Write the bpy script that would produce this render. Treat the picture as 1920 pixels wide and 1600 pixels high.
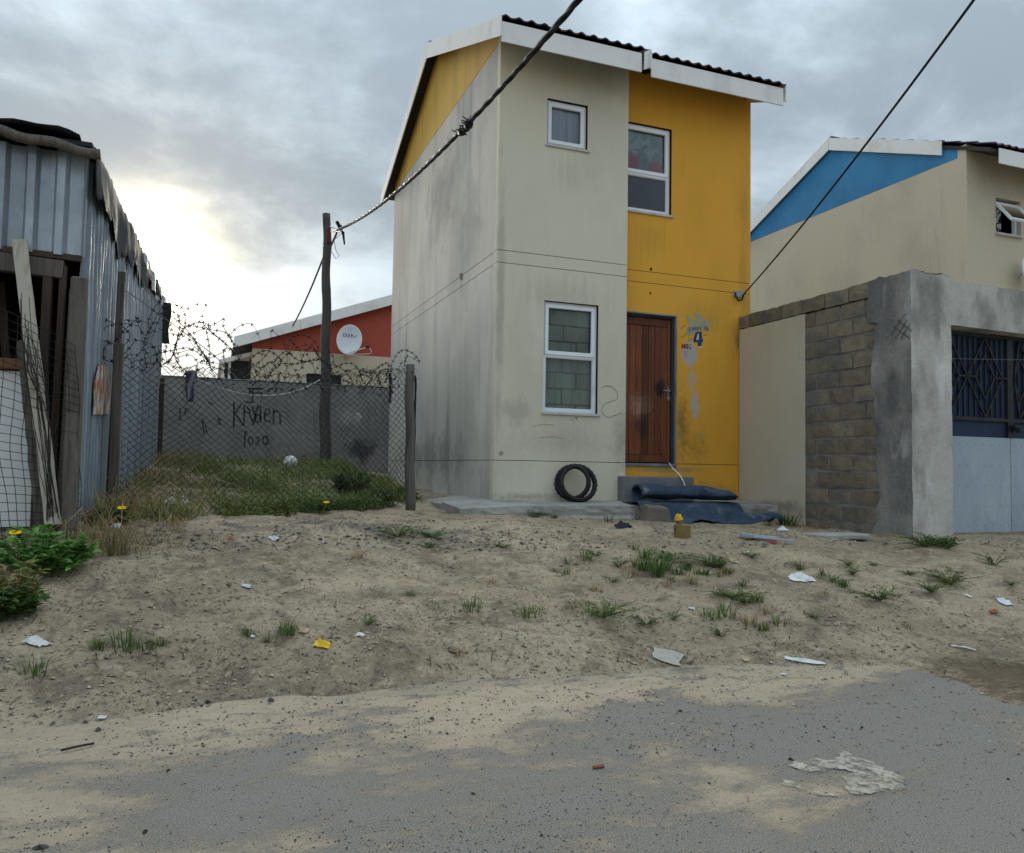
import bpy, bmesh, math, random
from mathutils import Vector, Matrix, noise as mn
random.seed(7)
for o in list(bpy.data.objects): bpy.data.objects.remove(o)
scn = bpy.context.scene
col = scn.collection
R = math.radians
# ---------------------------------------------------------------- camera
CAM = Vector((-3.286, -9.181, 1.050)); FPX = 1490.1
yaw, pitch, roll = -0.36624, 0.05125, 0.01668
fw = Vector((-math.sin(yaw)*math.cos(pitch), math.cos(yaw)*math.cos(pitch), math.sin(pitch)))
r0 = Vector((math.cos(yaw), math.sin(yaw), 0)); u0 = r0.cross(fw)
rt = r0*math.cos(roll)+u0*math.sin(roll); up = u0*math.cos(roll)-r0*math.sin(roll)
cd = bpy.data.cameras.new('camera'); cam = bpy.data.objects.new('camera', cd); col.objects.link(cam)
mw = Matrix((rt, up, -fw)).transposed().to_4x4(); mw.translation = CAM; cam.matrix_world = mw
cd.sensor_width = 36; cd.lens = FPX/1920*36; cd.clip_start = .05; cd.clip_end = 3000
scn.camera = cam
# ---------------------------------------------------------------- world, sun, exposure
SUN = Vector((-0.0647, 0.9709, 0.2307)).normalized()
EXPOSURE = 1.25
wd = bpy.data.worlds.new('World'); scn.world = wd; wd.use_nodes = True
nt = wd.node_tree; nt.nodes.clear()
def N(nt, t, **kw):
    n = nt.nodes.new(t)
    for k, v in kw.items(): setattr(n, k, v)
    return n
def L(nt, a, b): nt.links.new(a, b)
def mth(nt, op, a, b=None, c=None, clamp=False):
    n = N(nt, 'ShaderNodeMath', operation=op); n.use_clamp = clamp
    for i, v in enumerate((a, b, c)):
        if v is None: continue
        if isinstance(v, (int, float)): n.inputs[i].default_value = v
        else: L(nt, v, n.inputs[i])
    return n.outputs[0]
def vmth(nt, op, a, b=None, out=0):
    n = N(nt, 'ShaderNodeVectorMath', operation=op)
    for i, v in enumerate((a, b)):
        if v is None: continue
        if isinstance(v, (tuple, list, Vector)): n.inputs[i].default_value = tuple(v)
        elif isinstance(v, (int, float)): n.inputs[3].default_value = v
        else: L(nt, v, n.inputs[i])
    return n.outputs[out]
def mixc(nt, f, a, b, mode='MIX'):
    n = N(nt, 'ShaderNodeMix', data_type='RGBA', blend_type=mode)
    for sock, v in ((n.inputs[0], f), (n.inputs[6], a), (n.inputs[7], b)):
        if isinstance(v, (int, float)): sock.default_value = v
        elif isinstance(v, (tuple, list)): sock.default_value = (*v, 1)
        else: L(nt, v, sock)
    return n.outputs[2]
def rng(nt, v, a, b, c=0., d=1., smooth=True):
    n = N(nt, 'ShaderNodeMapRange'); n.interpolation_type = 'SMOOTHSTEP' if smooth else 'LINEAR'
    L(nt, v, n.inputs[0])
    for i, x in enumerate((a, b, c, d)): n.inputs[i+1].default_value = x
    return n.outputs[0]
def noi(nt, vec, scale, detail=6, rough=.55, dist=0., w=None):
    n = N(nt, 'ShaderNodeTexNoise'); L(nt, vec, n.inputs['Vector'])
    n.inputs['Scale'].default_value = scale; n.inputs['Detail'].default_value = detail
    n.inputs['Roughness'].default_value = rough; n.inputs['Distortion'].default_value = dist
    return n.outputs['Fac']
sky = N(nt, 'ShaderNodeTexSky', sky_type='NISHITA'); sky.sun_disc = False
sky.sun_elevation = math.asin(SUN.z); sky.sun_rotation = math.atan2(SUN.x, SUN.y)
tc = N(nt, 'ShaderNodeTexCoord'); D = vmth(nt, 'NORMALIZE', tc.outputs['Generated'])
sx = N(nt, 'ShaderNodeSeparateXYZ'); L(nt, D, sx.inputs[0])
zc = mth(nt, 'ADD', mth(nt, 'MAXIMUM', sx.outputs[2], 0.0), 0.30)
cb = N(nt, 'ShaderNodeCombineXYZ')
L(nt, mth(nt, 'DIVIDE', sx.outputs[0], zc), cb.inputs[0]); L(nt, mth(nt, 'DIVIDE', sx.outputs[1], zc), cb.inputs[1])
cb.inputs[2].default_value = 4.4
big = noi(nt, cb.outputs[0], 1.05, 8, .55, .2)
med = noi(nt, vmth(nt, 'ADD', cb.outputs[0], (7.3, 2.1, 1.)), 3.0, 8, .58, .25)
den = mth(nt, 'ADD', mth(nt, 'MULTIPLY', big, .62), mth(nt, 'MULTIPLY', med, .38))
thick = rng(nt, den, .40, .60)
cdot = mth(nt, 'MAXIMUM', vmth(nt, 'DOT_PRODUCT', D, SUN, 1), 0.)
g1 = mth(nt, 'POWER', cdot, 80.); g2 = mth(nt, 'POWER', cdot, 600.)
cloud = mixc(nt, thick, (.280, .334, .372), (.122, .150, .173))
thin = rng(nt, den, .40, .60, 1., .12)
glow1 = mth(nt, 'MULTIPLY', mth(nt, 'MULTIPLY', g1, thin), .20)
glow2 = mth(nt, 'MULTIPLY', g2, mth(nt, 'ADD', mth(nt, "MULTIPLY", thin, .6), .35))
cloud = mixc(nt, 1., cloud, mixc(nt, glow1, (0, 0, 0), (.85, .66, .36)), 'ADD')
cloud = mixc(nt, 1., cloud, mixc(nt, glow2, (0, 0, 0), (1.7, 1.4, .85)), 'ADD')
# an overcast sky grows brighter towards the zenith
elev = mth(nt, 'ADD', 1., mth(nt, 'MULTIPLY', mth(nt, 'POWER', mth(nt, 'MAXIMUM', sx.outputs[2], 0.), 2.2), 2.))
cl2 = vmth(nt, 'SCALE', cloud, None); nsc = cl2.node; L(nt, elev, nsc.inputs[3])
gap = rng(nt, den, .30, .40, .10, .96)
skyc = vmth(nt, 'SCALE', sky.outputs[0], .07)
fin = mixc(nt, gap, skyc, cl2)
bg = N(nt, 'ShaderNodeBackground'); L(nt, fin, bg.inputs[0]); bg.inputs[1].default_value = 1.0
wo = N(nt, 'ShaderNodeOutputWorld'); L(nt, bg.outputs[0], wo.inputs[0])
ld = bpy.data.lights.new('sun', 'SUN'); ld.energy = 1.5; ld.angle = R(14); ld.color = (1., .9, .74)
sun = bpy.data.objects.new('sun', ld); col.objects.link(sun); sun.location = (0, 0, 30)
sun.rotation_euler = (-SUN).to_track_quat('-Z', 'Y').to_euler()
scn.render.engine = 'CYCLES'
scn.view_settings.view_transform = 'Standard'; scn.view_settings.look = 'None'
scn.view_settings.exposure = EXPOSURE; scn.view_settings.gamma = 1.0
# ---------------------------------------------------------------- geometry helpers
S = 0.655                                       # level of the house slab; the road is z = 0
def ray(px, py): return fw+rt*((px-960)/FPX)-up*((py-800)/FPX)
def at(px, py, x=None, y=None, z=None, d=None):
    v = ray(px, py)
    t = (x-CAM.x)/v.x if x is not None else (y-CAM.y)/v.y if y is not None else (z-CAM.z)/v.z if z is not None else d
    return CAM+v*t
def lerp(a, b, t): return a+(b-a)*t
def cl01(t): return max(0., min(1., t))
def sst(a, b, v):
    t = cl01((v-a)/(b-a)); return t*t*(3-2*t)
def interp(pts, x):
    if x <= pts[0][0]: return pts[0][1]
    for (a, b), (c, d) in zip(pts, pts[1:]):
        if x <= c: return lerp(b, d, (x-a)/(c-a))
    return pts[-1][1]
EDGE = [(-30, -5.75), (-4, -5.66), (-3.5, -5.62), (-3., -5.5), (-2., -5.53), (-.9, -5.62), (-.3, -5.7), (.15, -5.9), (1.5, -6.0), (30, -6.0)]
def gbase(x, y):
    e = interp(EDGE, x)+.10*mn.noise((x*1.7, 3.1, 0))+.05*mn.noise((x*5., 9.1, 0))
    if y < e: h = -.035-.05*cl01((e-y)*2)
    else:
        A = interp([(-30, .62), (-4.3, .60), (0, .47), (3.8, .375), (30, .38)], x)
        t = cl01((y-e)/(-2.9-e)); h = A*(t*(1.30-.30*t))-.035*(1-sst(0, .10, t))
        if y > -2.9:
            k = interp([(-4.3, .022), (0, .012), (3.8, .006)], x); h += k*min(y+2.9, 2.4)
            if y > -.5: h += interp([(-1, .068), (0, .05), (4, .05)], x)*min(y+.5, 7.5)
    # thin tongue of soil spread over the road on the right
    tg = sst(.02, .5, x+.18*mn.noise((y*2.3, 1.7, 4))+(y+6.5)*-.05)*sst(-7.6, -6.9, y)
    h = max(h, -.035+.06*tg)
    return h
def G(x, y):
    h = gbase(x, y)
    if h > -.03 and -9.5 < y < 9 and -10 < x < 10:
        a = sst(-.03, .1, h); p = Vector((x, y, 0))
        h += a*(.050*mn.noise(p*.9)+.032*mn.noise(p*2.6+Vector((3, 8, 1)))+.016*mn.noise(p*7.)+.008*mn.noise(p*17.)+.0065*mn.noise(p*31.)+.022*mn.noise((x*1.1+.6*y, y*4.5, 3))+.012*(1-abs(mn.noise((x*.8+y*.5, y*2.2, 8)))*4 if abs(mn.noise((x*.8+y*.5, y*2.2, 8))) < .25 else 0)*-1+.007*abs(mn.noise(p*9.+Vector((5, 1, 2)))))
    return h
def atg(px, py):
    v = ray(px, py); t = 1.5; p = CAM+v*t
    while t < 40:
        p = CAM+v*t
        if p.z <= max(G(p.x, p.y), 0.): break
        t += .01
    return Vector((p.x, p.y, max(G(p.x, p.y), 0.)))
class MB:
    def __init__(s): s.v = []; s.f = []
    def quad(s, a, b, c, d):
        i = len(s.v); s.v += [a, b, c, d]; s.f.append((i, i+1, i+2, i+3)); return s
    def poly(s, pts):
        i = len(s.v); s.v += pts; s.f.append(tuple(range(i, i+len(pts)))); return s
    def box(s, a, b):
        x0, y0, z0 = a; x1, y1, z1 = b; i = len(s.v)
        s.v += [(x0, y0, z0), (x1, y0, z0), (x1, y1, z0), (x0, y1, z0), (x0, y0, z1), (x1, y0, z1), (x1, y1, z1), (x0, y1, z1)]
        s.f += [tuple(i+k for k in q) for q in ((0, 3, 2, 1), (4, 5, 6, 7), (0, 1, 5, 4), (1, 2, 6, 5), (2, 3, 7, 6), (3, 0, 4, 7))]
        return s
    def beam(s, p, q, w, h, upv=(0, 0, 1)):
        p, q = Vector(p), Vector(q); d = (q-p).normalized(); u = Vector(upv)
        if abs(d.dot(u)) > .98: u = Vector((0, 1, 0))
        a = d.cross(u).normalized()*w/2; b = a.cross(d).normalized()*h/2; i = len(s.v)
        for c in (p, q): s.v += [c-a-b, c+a-b, c+a+b, c-a+b]
        s.f += [tuple(i+k for k in t) for t in ((0, 3, 2, 1), (4, 5, 6, 7), (0, 1, 5, 4), (1, 2, 6, 5), (2, 3, 7, 6), (3, 0, 4, 7))]
        return s
    def prism(s, pts, off):
        off = Vector(off); n = len(pts); i = len(s.v); pts = [Vector(p) for p in pts]
        s.v += pts+[p+off for p in pts]; s.f += [tuple(range(i, i+n))[::-1], tuple(range(i+n, i+2*n))]
        for k in range(n): s.f.append((i+k, i+(k+1) % n, i+n+(k+1) % n, i+n+k))
        return s
    def tube(s, pts, r, n=6, cap=True):
        pts = [Vector(p) for p in pts]; i0 = len(s.v); a = None
        for k, p in enumerate(pts):
            d = (pts[min(k+1, len(pts)-1)]-pts[max(k-1, 0)])
            d = d.normalized() if d.length > 1e-9 else Vector((0, 0, 1))
            if a is None: a = d.orthogonal().normalized()
            a = (a-d*a.dot(d)); a = a.normalized() if a.length > 1e-6 else d.orthogonal().normalized()
            b = d.cross(a); rr = r(k/(len(pts)-1)) if callable(r) else r
            for j in range(n):
                t = 2*math.pi*j/n; s.v.append(p+a*(math.cos(t)*rr)+b*(math.sin(t)*rr))
        for k in range(len(pts)-1):
            for j in range(n):
                s.f.append((i0+k*n+j, i0+k*n+(j+1) % n, i0+(k+1)*n+(j+1) % n, i0+(k+1)*n+j))
        if cap:
            e = i0+(len(pts)-1)*n
            s.f.append(tuple(i0+j for j in range(n))[::-1]); s.f.append(tuple(e+j for j in range(n)))
        return s
    def grid(s, fn, nu, nv, thick=None):
        i = len(s.v)
        for a in range(nu+1):
            for b in range(nv+1): s.v.append(Vector(fn(a/nu, b/nv)))
        for a in range(nu):
            for b in range(nv):
                s.f.append((i+a*(nv+1)+b, i+(a+1)*(nv+1)+b, i+(a+1)*(nv+1)+b+1, i+a*(nv+1)+b+1))
        return s
    def wall(s, u0, u1, z0, z1, holes, t0, t1, axis='x', z1fn=None):
        """solid wall with openings; u runs along axis ('x' or 'y'), t is its thickness direction"""
        us = sorted({u0, u1, *[h[0] for h in holes], *[h[1] for h in holes]}); us = [u for u in us if u0-1e-6 <= u <= u1+1e-6]
        zs = sorted({z0, z1, *[h[2] for h in holes], *[h[3] for h in holes]}); zs = [z for z in zs if z0-1e-6 <= z <= z1+1e-6]
        keep = {}
        for a in range(len(us)-1):
            for b in range(len(zs)-1):
                cu, cz = (us[a]+us[a+1])/2, (zs[b]+zs[b+1])/2
                keep[a, b] = not any(h[0] < cu < h[1] and h[2] < cz < h[3] for h in holes)
        P = (lambda u, t, z: Vector((u, t, z))) if axis == 'x' else (lambda u, t, z: Vector((t, u, z)))
        idx = {}
        def vi(a, b, k):
            if (a, b, k) not in idx:
                idx[a, b, k] = len(s.v); s.v.append(P(us[a], (t0, t1)[k], zs[b]))
            return idx[a, b, k]
        for (a, b), kp in keep.items():
            if not kp: continue
            s.f.append((vi(a, b, 0), vi(a+1, b, 0), vi(a+1, b+1, 0), vi(a, b+1, 0)))
            s.f.append((vi(a, b+1, 1), vi(a+1, b+1, 1), vi(a+1, b, 1), vi(a, b, 1)))
            for da, db, e in ((-1, 0, ((a, b), (a, b+1))), (1, 0, ((a+1, b+1), (a+1, b))), (0, -1, ((a+1, b), (a, b))), (0, 1, ((a, b+1), (a+1, b+1)))):
                if not keep.get((a+da, b+db), False):
                    (p, q), (r_, t_) = e; s.f.append((vi(p, q, 0), vi(r_, t_, 0), vi(r_, t_, 1), vi(p, q, 1)))
        return s
    def build(s, name, mat, parent=None, smooth=False, bevel=0., seg=1, origin=None, solid=0., fixn=True, kind=None):
        vs = [Vector(v) for v in s.v]
        if parent is not None: o0 = world_loc(parent)
        elif origin is not None: o0 = Vector(origin)
        else:
            o0 = Vector((sum(v.x for v in vs)/len(vs), sum(v.y for v in vs)/len(vs), min(v.z for v in vs)))
        me = bpy.data.meshes.new(name); me.from_pydata([v-o0 for v in vs], [], s.f); me.update()
        if fixn:
            bm = bmesh.new(); bm.from_mesh(me); bmesh.ops.recalc_face_normals(bm, faces=bm.faces); bm.to_mesh(me); bm.free()
        if smooth: me.polygons.foreach_set('use_smooth', [True]*len(me.polygons))
        ob = bpy.data.objects.new(name, me); col.objects.link(ob); me.materials.append(mat)
        if parent is not None: ob.parent = parent
        else: ob.location = o0
        if solid: m = ob.modifiers.new('solid', 'SOLIDIFY'); m.thickness = solid; m.offset = 0
        if bevel:
            m = ob.modifiers.new('bevel', 'BEVEL'); m.width = bevel; m.segments = seg; m.limit_method = 'ANGLE'; m.angle_limit = R(40)
        if kind: ob['kind'] = kind
        return ob
def world_loc(o):
    p = Vector((0, 0, 0))
    while o is not None: p = p+o.location; o = o.parent
    return p
def tag(o, label, cat, group=None, kind=None):
    o['label'] = label; o['category'] = cat
    if group: o['group'] = group
    if kind: o['kind'] = kind
    return o
def thing(name, loc, label, cat, group=None):
    o = bpy.data.objects.new(name, None); col.objects.link(o); o.location = loc; o.empty_display_size = .2
    return tag(o, label, cat, group)
def struct(o): o['kind'] = 'structure'; return o
# ---------------------------------------------------------------- materials
def M(name, c, layers=(), rough=.85, bump=.15, bscale=40, metal=0., blobs=(), spec=.3, island=0., rnd=0., trans=0., alpha=None, coat=0., bstretch=(1, 1, 1)):
    """c base colour; layers (colour, scale, stretch, lo, hi, strength[, detail]); blobs (centre, radii, colour, strength, noise scale, lo, hi) in world space"""
    m = bpy.data.materials.new(name); m.use_nodes = True; t = m.node_tree
    b = t.nodes['Principled BSDF']; geo = N(t, 'ShaderNodeNewGeometry'); P = geo.outputs['Position']
    cc = N(t, 'ShaderNodeRGB'); cc.outputs[0].default_value = (*c, 1); cur = cc.outputs[0]
    k = 0
    for ly in layers:
        k += 1; lc, sc, st, lo, hi, s_ = ly[:6]; det = ly[6] if len(ly) > 6 else 5
        v = vmth(t, 'ADD', vmth(t, 'MULTIPLY', P, st), (k*13.7, k*5.1, k*2.3))
        f = rng(t, noi(t, v, sc, det, .6), lo, hi, 0, s_); cur = mixc(t, f, cur, lc)
    for bl in blobs:
        k += 1; ctr, rad, bc, s_, sc, lo, hi = bl[:7]; bst = bl[7] if len(bl) > 7 else (1, 1, 1)
        dv = vmth(t, 'DIVIDE', vmth(t, 'SUBTRACT', P, ctr), rad); ln = vmth(t, 'LENGTH', dv, None, 1)
        nz = noi(t, vmth(t, 'ADD', vmth(t, 'MULTIPLY', P, bst), (k*3.3, k*7.7, k)), sc, 5, .65)
        q = mth(t, 'ADD', mth(t, 'SUBTRACT', 1., ln), mth(t, 'MULTIPLY', mth(t, 'SUBTRACT', nz, .5), 1.6))
        cur = mixc(t, rng(t, q, lo, hi, 0, s_), cur, bc)
    if island or rnd:
        if island: rv = geo.outputs['Random Per Island']; amt = island
        else: oi = N(t, 'ShaderNodeObjectInfo'); rv = oi.outputs['Random']; amt = rnd
        sc_ = mth(t, 'ADD', 1-amt*.5, mth(t, 'MULTIPLY', rv, amt)); vs = vmth(t, 'SCALE', cur, None); L(t, sc_, vs.node.inputs[3]); cur = vs
    L(t, cur, b.inputs['Base Color']); b.inputs['Metallic'].default_value = metal
    b.inputs['Specular IOR Level'].default_value = spec
    if metal > .3 or rough < .6:
        L(t, rng(t, noi(t, P, 9, 6), .3, .7, max(.05, rough-.1), min(1, rough+.15)), b.inputs['Roughness'])
    else: b.inputs['Roughness'].default_value = rough
    if bump:
        bp = N(t, 'ShaderNodeBump'); bp.inputs['Strength'].default_value = min(1, bump*2.); bp.inputs['Distance'].default_value = .012*bump
        bv = vmth(t, 'MULTIPLY', P, bstretch)
        L(t, mth(t, 'ADD', noi(t, bv, bscale, 5, .65), mth(t, 'MULTIPLY', noi(t, bv, bscale*.11, 3, .6), 2.5)), bp.inputs['Height']); L(t, bp.outputs[0], b.inputs['Normal'])
    return m
def glass(name, tint, rough=.03, refl=.0):
    m = bpy.data.materials.new(name); m.use_nodes = True; t = m.node_tree; t.nodes.clear()
    tr = N(t, 'ShaderNodeBsdfTransparent'); tr.inputs[0].default_value = (*tint, 1)
    gl = N(t, 'ShaderNodeBsdfGlossy'); gl.inputs['Roughness'].default_value = rough
    fr = N(t, 'ShaderNodeFresnel'); fr.inputs[0].default_value = 1.5
    mx = N(t, 'ShaderNodeMixShader'); L(t, mth(t, 'ADD', fr.outputs[0], refl, clamp=True), mx.inputs[0]); L(t, tr.outputs[0], mx.inputs[1]); L(t, gl.outputs[0], mx.inputs[2])
    o = N(t, 'ShaderNodeOutputMaterial'); L(t, mx.outputs[0], o.inputs[0]); return m
STK = (1, 1, .12)
beige = (.63, .58, .455)
m_front = M('cream_plaster', beige, [((.53, .49, .40), .9, (1, 1, .6), .42, .72, .65), ((.68, .635, .51), 3., (1, 1, .4), .5, .75, .5), ((.36, .33, .28), 5., STK, .60, .80, .3), ((.24, .22, .19), 60, (1, 1, 1), .70, .78, .5, 3)], bump=.12, bscale=70,
    blobs=[((1.78, 0, S+.75), (.26, .3, .62), (.13, .11, .09), .5, 13, .0, 1.3), ((.9, 0, S+.72), (1., .3, .26), (.36, .315, .25), .4, 14, .0, 1.3), ((.3, 0, S+1.1), (.28, .3, .3), (.34, .31, .26), .5, 6, .2, .9),
           ((.09, 0, S+.56), (.05, .05, .045), (.25, .25, .25), .9, 8, .3, .5), ((.5, 0, S+.03), (1.1, .3, .09), (.18, .155, .12), .6, 22, .1, 1.2), ((1.3, 0, S+5.55), (1.3, .3, .35), (.38, .35, .29), .5, 3, .1, .9), ((.94, 0, S+4.2), (.42, .3, .5), (.40, .365, .30), .3, 16, .25, .95, (1, 1, .07)), ((1.03, 0, S+.85), (.5, .3, .4), (.40, .365, .30), .3, 16, .25, .95, (1, 1, .07)), ((.9, 0, S+2.6), (1.2, .3, .42), (.38, .35, .29), .35, 13, .3, 1., (1, 1, .07)), ((.05, 0, S+2.5), (.10, .3, 3.), (.30, .275, .23), .5, 9, .2, .9, (1, 1, .3))])
m_side = M('mouldy_plaster', (.56, .525, .455), [((.34, .325, .29), .55, (1, 1, .55), .40, .66, .75), ((.16, .16, .155), 2.6, (1, 1, .10), .52, .78, .75), ((.62, .58, .51), 3.5, (1, 1, .07), .5, .75, .5), ((.22, .215, .21), 9., (1, 1, .06), .55, .8, .5), ((.44, .40, .42), 1.1, (1, 1, .5), .5, .7, .5)], bump=.14, bscale=70,
    blobs=[((0, 2.6, S+4.6), (.5, 1.3, 1.1), (.17, .165, .16), .6, 3, .1, .9), ((0, 1.2, S+3.6), (.5, .9, 1.2), (.20, .195, .19), .5, 3, .1, .9), ((0, 3, S+.5), (.5, 3, .7), (.13, .135, .12), .6, 2.5, .2, .9)])
m_yellow = M('yellow_plaster', (.70, .350, .042), [((.60, .29, .036), .9, (1, 1, .6), .42, .7, .6), ((.73, .385, .055), 3, (1, 1, .4), .5, .75, .5), ((.33, .18, .04), 6, STK, .60, .82, .4), ((.22, .13, .04), 55, (1, 1, 1), .71, .78, .5, 3)], bump=.12, bscale=70,
    blobs=[((2.93, .2, S+1.98), (.16, .2, .22), (.40, .385, .37), .95, 4, .1, .45), ((2.98, .2, S+1.62), (.12, .2, .25), (.40, .385, .37), .5, 7, .2, .7), ((3.03, .2, S+1.32), (.10, .2, .32), (.42, .40, .385), .85, 9, .25, .5),
           ((2.82, .2, S+1.0), (.17, .2, .65), (.12, .08, .03), .7, 16, .05, 1.1), ((3.05, .2, S+.7), (.35, .2, .45), (.30, .17, .03), .5, 12, .1, 1.2), ((3.13, .2, S+.88), (.045, .2, .045), (.30, .28, .24), .9, 10, .3, .5), ((3.75, .2, S+2.3), (.16, .2, .3), (.12, .09, .05), .7, 6, .2, .9), ((3.2, .2, S+.12), (1.0, .2, .16), (.34, .24, .10), .6, 8, .2, .8), ((2.6, .2, S+.4), (.9, .2, .07), (.28, .22, .13), .6, 12, .2, .7), ((2.3, .2, S+3.55), (.5, .2, .5), (.44, .245, .04), .4, 16, .25, .95, (1, 1, .07)), ((3.2, .2, S+2.55), (.9, .2, .5), (.42, .24, .035), .45, 13, .3, 1., (1, 1, .07)), ((3.85, .2, S+3.), (.16, .2, 2.8), (.36, .21, .045), .5, 7, .2, .9, (1, 1, .3))])
m_gable = M('faded_yellow_plaster', (.62, .375, .065), [((.40, .26, .07), 3.2, (1, 1, .06), .45, .72, .7), ((.30, .20, .07), 8, (1, 1, .05), .56, .8, .5), ((.62, .40, .09), 5., (1, 1, .07), .5, .75, .4)], bump=.12, bscale=70)
m_white = M('white_painted_board', (.74, .74, .73), [((.52, .51, .49), 2.2, (1, 1, 1), .48, .72, .6), ((.36, .35, .33), 14, (1, 1, .5), .62, .8, .45)], rough=.7, bump=.05)
m_upvc = M('white_window_frame', (.80, .82, .85), [((.62, .62, .61), 6, (1, 1, .4), .55, .8, .5)], rough=.35, bump=0)
m_sill = M('stained_sill', (.52, .50, .46), [((.30, .28, .25), 9, (1, 1, 1), .45, .75, .7)], bump=.1)
m_groove = M('dark_joint_core', (.10, .095, .085), rough=.95, bump=.1)  # dark core seen in the wall joints and between the door planks
m_tile = M('brown_roof_tile', (.060, .038, .036), [((.10, .07, .065), 6, (1, 1, 1), .5, .75, .6)], rough=.8, bump=.15, rnd=.5)
m_tileb = M('plum_roof_tile', (.085, .050, .085), [((.13, .09, .12), 6, (1, 1, 1), .5, .75, .6)], rough=.8, bump=.15, rnd=.4)
m_deck = M('roof_timber', (.045, .036, .030), bump=.1)
m_conc = M('grey_concrete', (.34, .325, .295), [((.19, .185, .175), 1.8, (1, 1, 1), .40, .66, .7), ((.38, .37, .35), 5, (1, 1, 1), .52, .72, .6), ((.12, .115, .11), 18, (1, 1, 1), .60, .75, .5)], bump=.5, bscale=45)
m_step = M('dark_step_concrete', (.17, .17, .17), [((.25, .25, .25), 4, (1, 1, 1), .48, .7, .7), ((.10, .10, .10), 12, (1, 1, 1), .58, .75, .5)], bump=.3)
m_doorf = M('grey_steel_frame', (.22, .24, .25), [((.08, .085, .09), 7, (1, 1, .3), .45, .7, .7), ((.10, .07, .05), 15, (1, 1, .5), .62, .75, .6)], rough=.6, bump=.05)
m_wood = M('reddish_brown_door_wood', (.165, .050, .017), [((.07, .026, .014), 3, (9, 9, .35), .42, .7, .75), ((.24, .095, .045), 5, (12, 12, .4), .54, .76, .6), ((.045, .022, .015), 16, (8, 8, .5), .6, .8, .5)], rough=.55, bump=.2, bscale=30, bstretch=(6, 6, .4), rnd=.8,
    blobs=[((2.2, .3, S+1.25), (.35, .3, .30), (.30, .19, .13), .6, 14, .2, .9), ((2.25, .3, S+1.0), (.2, .3, .28), (.03, .02, .017), .75, 10, .2, .8), ((2.5, .3, S+1.48), (.12, .3, .2), (.012, .010, .009), .9, 7, .1, .6)])
m_metal = M('brushed_metal', (.62, .62, .62), rough=.3, metal=1., bump=0)
m_black = M('black_rubber', (.012, .012, .013), [((.03, .03, .03), 12, (1, 1, 1), .5, .75, .6)], rough=.6, bump=.15, bscale=90)
m_cable = M('black_cable', (.010, .011, .013), rough=.55, bump=0)
m_cablel = M('weathered_cable', (.11, .10, .09), rough=.7, bump=.05)
m_glass = glass('window_glass', (.74, .78, .75)); m_glassd = glass('dusty_glass', (.80, .83, .86), .05, .02)
m_blockgreen = M('grey_green_blocks', (.62, .64, .57), [((.24, .27, .235), 5, (2, 1, .25), .42, .7, .7), ((.46, .49, .44), 9, (1, 1, .5), .55, .75, .5)], bump=.4, rnd=.3)  # vertical dark streaks stand in for curtain folds and reflections
m_mort = M('dark_mortar', (.055, .057, .055), [((.10, .10, .095), 6, (1, 1, 1), .5, .7, .6)], bump=.6, bscale=50)
m_curt = M('sheer_grey_curtain', (.78, .78, .80), [((.42, .42, .44), 6, (3, 1, .15), .4, .7, .7)], bump=.1)
m_floral = M('floral_curtain', (.28, .36, .31), [((.62, .62, .58), 7, (1, 1, .45), .53, .58, .9, 2), ((.10, .22, .12), 10, (1, 1, 1), .56, .62, .8, 2)], bump=.05,
    blobs=[((2.02, .3, S+4.62), (.17, .3, .17), (.62, .07, .09), 1., 9, .1, .4), ((2.42, .3, S+4.58), (.17, .3, .13), (.62, .07, .09), 1., 9, .1, .4)])
m_blueg = M('blue_gable_plaster', (.035, .21, .42), [((.025, .15, .31), 1.2, (1, 1, .7), .42, .7, .7), ((.04, .22, .42), 4, (1, 1, .4), .5, .72, .4)], bump=.12, bscale=70)
m_beige2 = M('tan_plaster', (.52, .46, .35), [((.42, .37, .285), 1., (1, 1, .7), .42, .7, .7), ((.28, .25, .21), 6, STK, .58, .8, .4), ((.52, .47, .38), 4., (1, 1, .5), .5, .75, .5)], bump=.15, bscale=60)
m_red = M('brick_red_plaster', (.36, .075, .048), [((.29, .062, .042), 1.2, (1, 1, .6), .42, .7, .6)], bump=.1, bscale=60)
m_dark = M('dark_interior', (.012, .012, .012), bump=0)
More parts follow.
